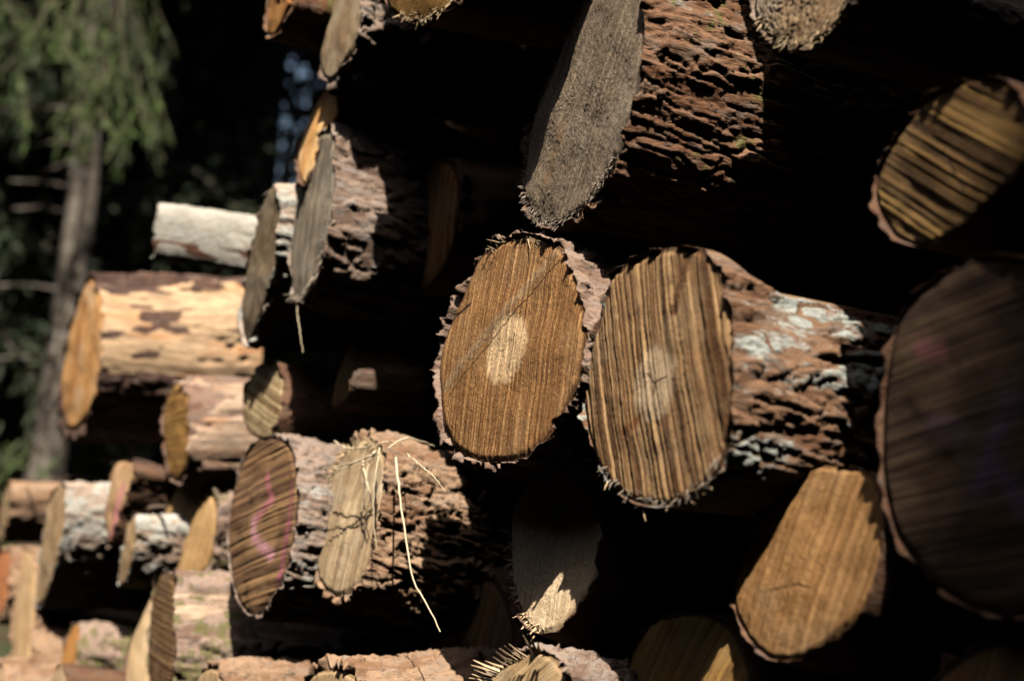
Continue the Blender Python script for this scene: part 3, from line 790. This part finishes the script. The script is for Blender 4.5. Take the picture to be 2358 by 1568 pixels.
log('edge_strip', 'orange sliver of a cut log at the left edge of the picture',
    [(12, 1270), (24, 1285), (22, 1330), (14, 1385), (2, 1420), (-20, 1400), (-18, 1320), (-2, 1275)],
    -.04, yaw=62, slope=.1, bark='buff', res=.005, pal=dict(light=(.60, .25, .10), dark=(.40, .14, .06), mid=(.52, .20, .08), grey=(.52, .28, .17)), wood=dict(S=40, rings=0), L=1.0)
log('low_lichen', 'log with grey lichen on top and an orange cut, at the bottom edge',
    [(178, 1436), (186, 1450), (180, 1510), (160, 1580), (140, 1640), (122, 1640), (128, 1570), (146, 1490), (162, 1446)],
    -.04, yaw=62, slope=.12, bark='mossy', res=.0045, tb=.008, pal=ORANGE, wood=dict(S=40, weather=.3, speck=.1, rings=0), peel=(-70, 20, -.1, .5), stripe=((135, 1620), (175, 1450)))
log('low_pale', 'pale slip of a cut log at the bottom edge beside the orange cut',
    [(146, 1528), (152, 1545), (146, 1590), (130, 1650), (112, 1680), (104, 1660), (112, 1600), (128, 1545)],
    -.12, yaw=62, slope=.12, bark='dull', res=.005, pal=PALE, tb=.005, amp=.003, wood=dict(S=40, rings=0), L=.8)
log('corner_buff', 'log with pinkish bark in the bottom left corner',
    [(-10, 1532), (4, 1545), (2, 1590), (-12, 1650), (-34, 1680), (-50, 1650), (-44, 1580), (-26, 1540)],
    -.16, yaw=62, slope=.08, bark='buff', res=.005, pal=PALE, L=.35 + .6)
# ------------------------------------------------------------------ bottom
log('bottom_chips', 'log at the bottom edge, sunlit top strewn with bark chips, beside the rounded pale cut',
    [(455, 1560), (475, 1540), (500, 1545), (510, 1600), (505, 1680), (480, 1760), (445, 1790), (420, 1750), (420, 1660), (435, 1590)],
    -.10, yaw=64, slope=.0, bark='buff', amp=.016, res=.0035, pal=PALE, wood=dict(S=50, rings=0))
log('bottom_round', 'log at the bottom edge with a rounded pale cut and furrowed pink bark on top',
    [(722, 1552), (765, 1543), (808, 1556), (828, 1600), (825, 1680), (790, 1780), (735, 1820), (690, 1790), (675, 1700), (690, 1600)],
    -.07, yaw=58, slope=-.06, tb=.016, bark='buff', amp=.016, cell=(.02, .07), res=.0028, pal=PALE, wood=dict(S=60, contrast=.6, speck=.5, rings=0), rag=.01)
log('bottom_torn', 'log at the bottom edge whose cut bristles with torn wood splinters',
    [(1238, 1496), (1285, 1530), (1312, 1590), (1322, 1680), (1300, 1780), (1240, 1840), (1150, 1840), (1090, 1780), (1070, 1690), (1088, 1610), (1130, 1560), (1185, 1520)],
    -.05, yaw=60, slope=.15, tb=.014, bark='grey', amp=.015, cell=(.02, .04), res=.0025, pal=dict(light=(.66, .48, .27), dark=(.32, .19, .09), mid=(.52, .36, .18), grey=(.50, .43, .32)),
    wood=dict(S=110, contrast=1.0, bump=.008, speck=.4, rings=0, weather=.5), stripe=((1130, 1640), (1240, 1530)))
# ------------------------------------------------------------------ added filler logs, mostly unseen: some carry, some block the sun (no cut detail)
def extra(key, label, cx, cy, w, h, r, yaw=62, slope=.13, bark='dull', grp=None, pal=TAN, L=2.4):
    pts = [(cx + w * math.cos(t) + .17 * h * math.sin(t), cy - h * math.sin(t)) for t in [2 * math.pi * k / 14 for k in range(14)]]
    return log(key, label, pts, r, yaw=yaw, slope=slope, bark=bark, res=.010, plain=True, pal=pal, L=L, group=grp, fine_len=.2)
EXTRAS = [
    (1090, -300, 190, 230, -.08), (1430, -420, 150, 230, .03), (1760, -480, 160, 240, .05), (2150, -345, 170, 200, .0), (2600, 360, 150, 300, -.05), (2520, -200, 150, 230, .02),
    (820, -330, 90, 150, .0), (2480, -620, 200, 220, -.05),
    (2300, 1800, 260, 330, .02), (1890, 1860, 180, 240, .06), (960, 1900, 130, 170, .03), (1480, 2080, 190, 240, .05), (610, 1980, 90, 180, .0),
    (1230, 2180, 150, 200, .04), (2050, 2380, 220, 260, .03), (1700, 2420, 190, 230, .04),
    (990, 520, 60, 150, .14), (1085, 880, 70, 150, .13), (1090, 330, 80, 130, .35), (900, 1440, 60, 100, .5), (680, 1500, 50, 80, .5), (1000, 860, 60, 110, .5), (1560, 1250, 110, 150, .35), (1840, 240, 110, 180, .5), (1930, 700, 110, 180, .5),
]
for k, (cx, cy, w, h, r) in enumerate(EXTRAS):
    extra('extra%d' % k, 'filler log added to carry the pile and block light in its gaps', cx, cy, w, h, r, grp='added filler logs of the pile')

# ------------------------------------------------------------------ fibres, splinters, flakes, straw
fringe('top_mid', -175, -40, 280, .003, .010, FIBRE_GREY, w=.0014, seed=2)
fringe('top_mid', 100, 180, 120, .003, .008, FIBRE_GREY, w=.0012, seed=12)
fringe('right_mid', -130, -30, 80, .003, .012, FIBRE_GREY, w=.0012, seed=3)
fringe('left_mid', 70, 125, 22, .004, .012, FIBRE, w=.0014, seed=4)
fringe('lit_triangle', -175, -70, 70, .004, .016, FIBRE_PALE, w=.0020, seed=5)
fringe('straw_log', 60, 170, 90, .005, .018, FIBRE_PALE, w=.0016, seed=6)
fringe('grey_left', -110, -20, 70, .006, .02, FIBRE_GREY, w=.002, seed=7)
fringe('half_shade', 110, 190, 60, .004, .012, FIBRE_PALE, w=.0016, seed=8)
fringe('top_round', -150, -20, 90, .004, .012, FIBRE, w=.0014, seed=9)
fringe('top_right', -170, -20, 120, .004, .010, FIBRE, w=.0016, seed=10)

rng = random.Random(21)
L_ = LOGS['bottom_torn']
for (x0, y0, x1, y1, wd) in [(1225, 1505, 1205, 1462, 6), (1236, 1500, 1222, 1458, 9), (1243, 1500, 1238, 1478, 7), (1212, 1512, 1172, 1482, 6), (1200, 1517, 1162, 1486, 7), (1190, 1521, 1150, 1492, 6),
                             (1178, 1526, 1143, 1500, 6), (1168, 1532, 1136, 1512, 5), (1158, 1536, 1118, 1521, 6), (1150, 1545, 1090, 1519, 8), (1145, 1552, 1084, 1530, 7), (1140, 1557, 1092, 1541, 6),
                             (1134, 1566, 1086, 1551, 6), (1124, 1572, 1080, 1560, 6), (1118, 1580, 1072, 1570, 5), (1110, 1590, 1066, 1580, 6), (1206, 1516, 1182, 1496, 5), (1185, 1524, 1160, 1514, 4)]:
    a_ = L_['Mi'] @ at(x0, y0, -.052); b_ = L_['Mi'] @ at(x1, y1, -.075 - rng.random() * .02)
    bag = Bag(); splinter(bag, a_, b_, wd * 1.6 / F_PX, wd * .8 / F_PX, (rng.random() - .5, rng.random() - .5, .3)); bag.build('splinter', FIBRE_PALE, L_['root'])
L_ = LOGS['right_mid']
for (x0, y0, x1, y1, wd) in [(1560, 1142, 1612, 1124, 8), (1565, 1150, 1622, 1136, 5), (1575, 1140, 1600, 1160, 4), (1630, 1100, 1640, 1128, 5), (1620, 1120, 1606, 1146, 4), (1480, 1160, 1487, 1200, 4), (1400, 1110, 1392, 1128, 4), (1540, 1158, 1535, 1176, 4)]:
    a_ = L_['Mi'] @ at(x0, y0, -.038); b_ = L_['Mi'] @ at(x1, y1, -.055)
    bag = Bag(); splinter(bag, a_, b_, wd * 1.5 / F_PX, wd * .8 / F_PX, (.2, .5, .4)); bag.build('splinter', FIBRE_PALE, L_['root'])
L_ = LOGS['left_mid']
for (x0, y0, x1, y1, wd) in [(1150, 560, 1120, 552, 4), (1160, 556, 1140, 538, 3), (1290, 590, 1276, 640, 4), (1215, 545, 1222, 575, 4), (1300, 600, 1290, 640, 3), (1140, 575, 1122, 566, 4)]:
    a_ = L_['Mi'] @ at(x0, y0, -.004); b_ = L_['Mi'] @ at(x1, y1, -.018)
    bag = Bag(); splinter(bag, a_, b_, wd * 1.5 / F_PX, wd * .8 / F_PX, (.2, .5, .4)); bag.build('splinter', FIBRE_PALE, L_['root'])

flake('sun_patch_flake', [(818, 228), (835, 222), (862, 226), (880, 216), (902, 222), (900, 240), (884, 244), (870, 253), (852, 246), (838, 236), (824, 238)], .035, .09, FLAKE,  # flake added to stand in for sun falling on the dark log
      None, label='orange bark flake added in place of a sun patch in the dark hollow', cat='bark flake')
flake('bark_strip', [(772, 306), (800, 300), (835, 308), (870, 318), (900, 328), (930, 344), (926, 350), (895, 342), (865, 334), (845, 338), (815, 330), (785, 322)], .035, .16, BARK['red'], 'grey_left', th=.008)
flake('bark_strip', [(858, 15), (885, 40), (920, 62), (950, 72), (990, 74), (1015, 82), (1000, 88), (965, 88), (930, 96), (900, 84), (868, 56)], .04, .16, BARK['grey'], 'top_leaf', th=.008)

G = 'dry straws on the split log end'
S_ = [([(868, 1040), (850, 1052), (800, 1070), (745, 1080)], .0016, 'dry straw across the top of the split log end, pointing left'),
      ([(866, 1046), (830, 1058), (790, 1076), (764, 1096), (756, 1130), (758, 1160)], .0012, 'thin dry straw bending down along the left rim of the split log end'),
      ([(836, 1060), (838, 1090), (848, 1130), (852, 1152)], .0014, 'short dry straw hanging in front of the split log end'),
      ([(876, 1030), (872, 1060), (862, 1100), (858, 1150), (862, 1210), (868, 1260)], .0014, 'dry straw hanging down the crack of the split log end'),
      ([(862, 1048), (850, 1075), (842, 1110), (838, 1160), (834, 1190)], .0010, 'fine dry straw hanging left of the crack in the split log end'),
      ([(912, 1056), (916, 1110), (925, 1180), (938, 1270), (955, 1340), (985, 1400), (1012, 1455)], .0017, 'longest dry straw, curving down past the bark of the split log'),
      ([(935, 1042), (970, 1072), (1000, 1100), (1025, 1130)], .0011, 'dry straw slanting down to the right from the top bark of the split log'),
      ([(770, 1018), (800, 1030), (840, 1028), (880, 1020), (905, 1016)], .0013, 'dry straw lying along the top of the split log end'),
      ([(890, 1030), (930, 1010), (960, 1012), (1000, 1028)], .0014, 'dry straw lying across the top bark of the split log')]
for pts, rad, lab in S_:
    strand('straw', pts, [-.012 - .01 * math.sin(3.1 * k / max(1, len(pts) - 1)) + (.09 * max(0, (p[0] - 880) / 120) if p[0] > 880 and p[1] < 1060 else 0) for k, p in enumerate(pts)], rad, STRAW, lab, 'straw', G)
strand('straw', [(686, 690), (688, 730), (693, 770), (697, 812)], -.012, .0009, STRAW, 'single dry straw hanging from the foot of the silvery grey log end', 'straw')
strand('twig', [(232, 1062), (262, 1058), (300, 1056), (340, 1066), (385, 1080)], .08, .004, BARK['grey'], 'bent twig lying over the pink stained cut', 'twig')
strand('twig', [(245, 1078), (300, 1074), (345, 1080), (380, 1082)], .09, .003, BARK['grey'], 'straight twig under the bent one over the pink stained cut', 'twig')
strand('twig', [(60, 1106), (110, 1104), (170, 1098), (232, 1100)], .04, .0028, BARK['grey'], 'thin dark twig above the chalk white log', 'twig')
strand('twig', [(345, 1170), (360, 1168), (385, 1165)], .0, .006, BARK['grey'], 'stub of twig above the rust coloured scaly log', 'twig')

# ------------------------------------------------------------------ ground and forest
gm = NT('forest_floor'); _p = gm.obj()
gm_c = gm.mix(gm.ss(gm.noise(_p, 1.7, 5, .65), .42, .6), (.055, .040, .024), (.045, .060, .022))
gm_c = gm.mix(gm.ss(gm.noise(_p, 22.0, 4, .7), .5, .62), gm_c, (.10, .075, .045))
gm.bump(gm.noise(_p, 14.0, 5, .7), .05)
gm.out(gm_c)
n = 81
gx, gy = np.meshgrid(np.linspace(-1, 1, n), np.linspace(-1, 1, n))
gx = np.sign(gx) * np.abs(gx) ** 2.2 * 300; gy = np.sign(gy) * np.abs(gy) ** 2.2 * 300
gp = np.c_[gx.ravel(), gy.ravel(), np.zeros(n * n)]
gp[:, 2] = (fbm(gp * np.array([.35, .35, 1]), 5) - .5) * .12 - .10
tag(mesh_obj('ground', gp, [grid_faces(n, n, closed=False)], gm.m), kind='structure')

def needle_mat(name, c1, c2, tip):
    n = NT(name)
    n.b.inputs['Roughness'].default_value = .7
    p = n.obj()
    col = n.mix(n.ss(n.noise(p, 3.0, 3), .4, .6), c1, c2)
    col = n.mix(n.math('MULTIPLY', n.ss(n.noise(p, 9.0, 2), .5, .65), .7), col, tip)
    n.b.inputs['Transmission Weight'].default_value = 0
    return n.out(col)
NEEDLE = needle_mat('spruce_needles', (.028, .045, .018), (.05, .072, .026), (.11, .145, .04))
NEEDLE_TIP = needle_mat('bright_spruce_needles', (.038, .048, .024), (.065, .095, .03), (.12, .18, .052))  # brighter copy of the needle colours
NEEDLE_DARK = needle_mat('dark_needles', (.018, .028, .014), (.028, .038, .018), (.035, .042, .02))  # darker copy of the needle colours, deepening the forest's shade
tb_ = NT('spruce_trunk'); _p = tb_.obj()
_c = tb_.mix(tb_.ss(tb_.noise(_p, 18.0, 4, .7), .4, .6), (.10, .08, .062), (.23, .205, .175))
tb_.bump(tb_.noise(_p, 40.0, 4, .7), .012)
TRUNK = tb_.out(_c)
TWIGM = NT('dead_twig'); TWIGM = TWIGM.out((.09, .08, .05))

def quads(bag, P, D, W, Ln):
    """slim leaf-like quads: start P, direction D, side W (unit), length Ln, all arrays"""
    Ln = np.asarray(Ln)[:, None]
    a = P - W * Ln * .13; b = P + W * Ln * .13
    c = P + D * Ln * .75 + W * Ln * .10; d = P + D * Ln - W * Ln * .02
    v = np.stack([a, b, c, d], 1).reshape(-1, 3)
    f = np.arange(len(P) * 4).reshape(-1, 4)
    bag.add(v, f)
def needles_along(bag, pts, n, ln, r, hang=.5, spread=.6):
    pts = np.asarray(pts)
    t = r.random(n) * (len(pts) - 1.001)
    i = t.astype(int); u = (t - i)[:, None]
    P = pts[i] * (1 - u) + pts[i + 1] * u
    D = pts[i + 1] - pts[i]; D /= np.linalg.norm(D, axis=1)[:, None] + 1e-9
    D = D + r.normal(0, spread, (n, 3)); D[:, 2] -= hang
    D /= np.linalg.norm(D, axis=1)[:, None]
    W = np.cross(D, r.normal(0, 1, (n, 3))); W /= np.linalg.norm(W, axis=1)[:, None] + 1e-9
    quads(bag, P, D, W, ln * (.6 + .8 * r.random(n)))
def bough(bag, twigs, base, dirv, length, droop, r, dense=1.0, ln=.05, sub=9):
    """one drooping spruce bough with hanging side sprays"""
    base = np.array(base, float); d = np.array(dirv, float); d /= np.linalg.norm(d)
    t = np.linspace(0, 1, 10)[:, None]
    main = base + d * length * t + np.array([0, 0, -1.0]) * droop * length * t ** 1.6
    main[-3:, 2] += np.array([.0, .02, .05]) * length
    v, f = tube(main, [max(.004, .014 * (1 - q) * length) for q in t[:, 0]], 5); twigs.add(v, f)
    needles_along(bag, main[3:], int(60 * dense * length), ln, r, .2)
    side = np.cross(d, [0, 0, 1.0])
    for k in range(sub):
        q = .18 + .8 * (k + r.random()) / sub
        p0 = main[int(q * 9)]
        s = side * (1 if k % 2 else -1)
        l2 = length * (.42 - .25 * q) * (.7 + .6 * r.random())
        tt = np.linspace(0, 1, 6)[:, None]
        sp = p0 + (d * .55 + s * .9) * l2 * tt + np.array([0, 0, -1.0]) * l2 * (.5 + .5 * r.random()) * tt ** 1.3
        v, f = tube(sp, [.004] * 6, 4); twigs.add(v, f)
        needles_along(bag, sp, int(170 * dense * l2 / .3) + 8, ln, r, .25, .5)
        for m in range(3):                                     # hanging sprays
            p1 = sp[1 + m + (r.random() > .5)]
            l3 = l2 * (.35 + .5 * r.random())
            hp = p1 + np.array([[0, 0, 0], [.05, .02, -.5], [.02, .05, -1.0]]) * l3
            needles_along(bag, hp, int(110 * dense * l3 / .25) + 6, ln, r, .45, .35)

def spruce(name, label, x, y, h, rad, base, seed, lean=(0, 0), trunk_r=.1, mat=None, nb=46, group='spruces behind the pile', dense=.6, ln=.09, stubs=0, hole=None):
    r = np.random.default_rng(seed)
    root = bpy.data.objects.new(name, None); COL.objects.link(root); root.location = (x, y, -.1)
    tag(root, label, 'tree', group)
    zs = np.linspace(0, h, 16)
    pts = np.c_[lean[0] * zs + .02 * np.sin(zs * 2 + seed), lean[1] * zs, zs]
    v, f = tube(pts, [trunk_r * (1.25 if k == 0 else 1) * (1 - .93 * z / h) for k, z in enumerate(zs)], 12)
    nd_, tw = Bag(), Bag()
    tw.add(v, f)
    for k in range(nb):
        q = (k + r.random()) / nb
        z = base + (h - base) * q ** 1.15
        a = r.random() * 2 * math.pi
        l = rad * (1 - .85 * q) * (.75 + .5 * r.random())
        c = np.array([np.interp(z, zs, pts[:, 0]), np.interp(z, zs, pts[:, 1]), z])
        if hole is not None and hole(c + np.array([x, y, 0])): continue
        bough(nd_, tw, c, (math.cos(a), math.sin(a), .12 + .3 * q), l, .45 - .35 * q, r, dense, ln, 7)
    for k in range(stubs):
        z = .7 + 1.6 * r.random(); a = math.pi + r.normal(0, .9)
        c = np.array([np.interp(z, zs, pts[:, 0]), np.interp(z, zs, pts[:, 1]), z])
        v, f = tube([c, c + np.array([math.cos(a), math.sin(a), .05]) * .2, c + np.array([math.cos(a), math.sin(a), -.05]) * (.3 + .3 * r.random())], [.012, .009, .004], 5); tw.add(v, f)
    if nd_.v and hole is not None: nd_.cut(hole, (x, y, -.1), .12)
    if nd_.v: nd_.build('needles', mat or NEEDLE, root, smooth=True)
    tw.build('trunk', TRUNK, root, smooth=True)
    return root
def ground_xy(px, y):
    d = ray(px, 784); d = d / d.y
    return CAM.x + d.x * y
# the spruce whose trunk shows at the left, and its drooping boughs in the sun
tx = ground_xy(140, 7.4)
sp = spruce('spruce_tree', 'spruce with a bare grey trunk and sunlit drooping green boughs at the far left', tx, 7.4, 15, 2.0, 4.5, 11, lean=(.012, 0), trunk_r=.088, nb=40, dense=.5, stubs=9)
nd_, tw = Bag(), Bag()
r = np.random.default_rng(5)
def P_(px, py, y):
    d = ray(px, py); p = CAM + d / d.y * y
    return np.array([p.x - tx, p.y - 7.4, p.z + .1])
for (p0, p1, y0, y1, dr) in [((250, -200), (10, 130), 7.1, 6.2, .10), ((270, -220), (290, 140), 7.0, 6.3, .10), ((230, -160), (140, 100), 7.1, 6.2, .10), ((-40, -120), (50, 40), 6.6, 6.1, .1),
                             ((300, 20), (335, 280), 6.9, 6.4, .1), ((270, 20), (165, 270), 6.9, 6.4, .1), ((250, 20), (240, 270), 6.9, 6.4, .1)]:
    a_, b_ = P_(*p0, y0), P_(*p1, y1)
    bough(nd_, tw, a_, b_ - a_, np.linalg.norm(b_ - a_), dr, r, .26, .042, 7)
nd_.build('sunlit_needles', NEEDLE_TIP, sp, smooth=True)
tw.build('branches', TWIGM, sp, smooth=True)

def sky_gap(p):
    """the opening between the trees through which the sky shows"""
    d = Vector(p) - CAM
    q = ROT.transposed() @ d
    if q.z > -.1: return False
    return abs(q.x / -q.z * F_PX + CX - 672) < 85 and 110 < CY - F_PX * q.y / -q.z < 520
T = [('dark spruce standing behind the grey trunk, its dead lower branches hanging', 330, 10.5, 15, 2.2, 1.4), ('dark spruce filling the gap above the birch log', 480, 11.5, 16, 2.3, 1.0),
     ('dark spruce at the left edge behind the sunlit boughs', 40, 11.0, 15, 2.4, 1.0), ('dark spruce right of the patch of sky, behind the pile', 900, 13.0, 16, 2.4, 1.2), ('dark spruce farther left outside the picture edge', -140, 9.5, 14, 2.2, 1.2),
     ('dark spruce just left of the patch of sky', 575, 13.5, 17, 2.0, .9)]
for k, (lab, px, y, h, rad, base) in enumerate(T):
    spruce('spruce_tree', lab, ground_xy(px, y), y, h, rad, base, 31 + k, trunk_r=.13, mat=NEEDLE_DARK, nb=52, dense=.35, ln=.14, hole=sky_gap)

# low green shrubs at the left foot of the pile
def shrub(label, px, y, h, w, seed):
    r = np.random.default_rng(seed)
    root = bpy.data.objects.new('shrub', None); COL.objects.link(root); root.location = (ground_xy(px, y), y, -.1)
    tag(root, label, 'shrub', 'shrubs under the trees')
    nd_, tw = Bag(), Bag()
    for k in range(16):
        a = r.random() * 6.28; e = np.array([math.cos(a) * w * r.random(), math.sin(a) * w * r.random(), h * (.6 + .5 * r.random())])
        pts = np.array([[0, 0, 0], e * [.4, .4, .6], e])
        v, f = tube(pts, [.008, .006, .003], 4); tw.add(v, f)
        needles_along(nd_, pts, 70, .06, r, .0, .9)
    nd_.build('leaves', NEEDLE_TIP, root); tw.build('stems', TWIGM, root)
shrub('green shrub at the left edge beside the foot of the pile', -10, 6.2, .55, .35, 3)
shrub('low green shrub seen through the gap under the peeled log', 270, 8.0, .75, .3, 4)
shrub('pale green sapling at the left edge low behind the pile', 20, 5.2, .22, .2, 6)

# the wood all round the clearing, one mass
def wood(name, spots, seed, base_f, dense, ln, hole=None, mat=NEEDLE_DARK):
    r = np.random.default_rng(seed)
    bag, stems = Bag(), Bag()
    for (x, y, h, rad) in spots:
        v, f = tube([(x, y, -.2), (x + r.normal(0, .05), y, h * .5), (x, y, h)], [.17, .11, .02], 9); stems.add(v, f)
        base = h * base_f
        n = int(dense * (h - base) * rad)
        q = r.random(n) ** .9
        z = base + (h - base) * q
        a = r.random(n) * 2 * math.pi
        rr = rad * (1 - .9 * q) * np.sqrt(r.random(n)) * (.8 + .4 * r.random(n))
        P = np.c_[x + np.cos(a) * rr, y + np.sin(a) * rr, z - rr * .25]
        m = len(P)
        D = np.c_[np.cos(a[:m]), np.sin(a[:m]), np.full(m, -.7)] + r.normal(0, .35, (m, 3)); D /= np.linalg.norm(D, axis=1)[:, None]
        W = np.cross(D, r.normal(0, 1, (m, 3))); W /= np.linalg.norm(W, axis=1)[:, None]
        quads(bag, P, D, W, ln * (.6 + .8 * r.random(m)))
    if hole is not None: bag.cut(hole, (0, 0, 0), .10)
    o = bag.build(name, mat)
    o['kind'] = 'stuff'
    stems.build('woodland_and_shade_trunks', TRUNK, None, True)['kind'] = 'stuff'
    return o
r = np.random.default_rng(77)
back = [(x + r.normal(0, .5), y + r.normal(0, .8), 15 + 6 * r.random(), 2.0 + r.random()) for y in (16, 19.5, 23, 27) for x in np.arange(-14, 16, 2.4)]
wood('woodland_and_shade_trees', back, 1, .04, 60, .6, sky_gap)
sides = []
for k in range(46):
    t = 2 * math.pi * k / 46
    az = Vector((math.sin(t), math.cos(t), 0))                  # clockwise from the view direction
    c = az.y
    if c > .55: continue
    toward_sun = max(0.0, az.dot(Vector((SUN.x, SUN.y, 0)).normalized()))
    for dist in (7.5, 11.5):
        d = dist + r.normal(0, .5)
        el = 66 - 17 * sstep(.75, 1.0, np.array(toward_sun))
        el = el - 26 * sstep(.72, .9, np.array(az.dot(Vector((-.90, -.44, 0)))))      # added gap: trees lowered so sky fills the shaded cut faces
        sides.append((az.x * d, 1.5 + az.y * d, d * math.tan(R_(float(el))) * (.85 + .15 * r.random()), 2.0 + .6 * r.random()))
wood('woodland_and_shade_trees', sides, 2, .02, 110, .5)  # unseen ring, its heights set to hold back skylight and spare the sun
wood('woodland_and_shade_trees', [(-.2, 6.9, 21, 2.9), (2.8, 6.2, 22, 3.0), (-5.0, 6.6, 20, 2.6), (5.6, 4.5, 20, 3.0)], 3, .33, 60, .8)  # tall unseen crowns added to shade the trees in the background

# unseen slim crowns added behind the camera to keep sun off the right end
wood('woodland_and_shade_trees', [(x, -4.0, 9.32, .9) for x in (.58, .64, .68, .84, 1.0, 1.2)], 9, .3, 420, .20)
wood('woodland_and_shade_trees', [(x + .3 * math.sin(9 * x), -5.8 - .4 * math.cos(7 * x), (13.6 if x < -1.6 else 11.6) + .4 * math.sin(5 * x), 2.3) for x in np.arange(-5, 7, 1.7)], 10, .1, 90, .5)  # unseen row added to shade the ground before the pile and stop its bounce
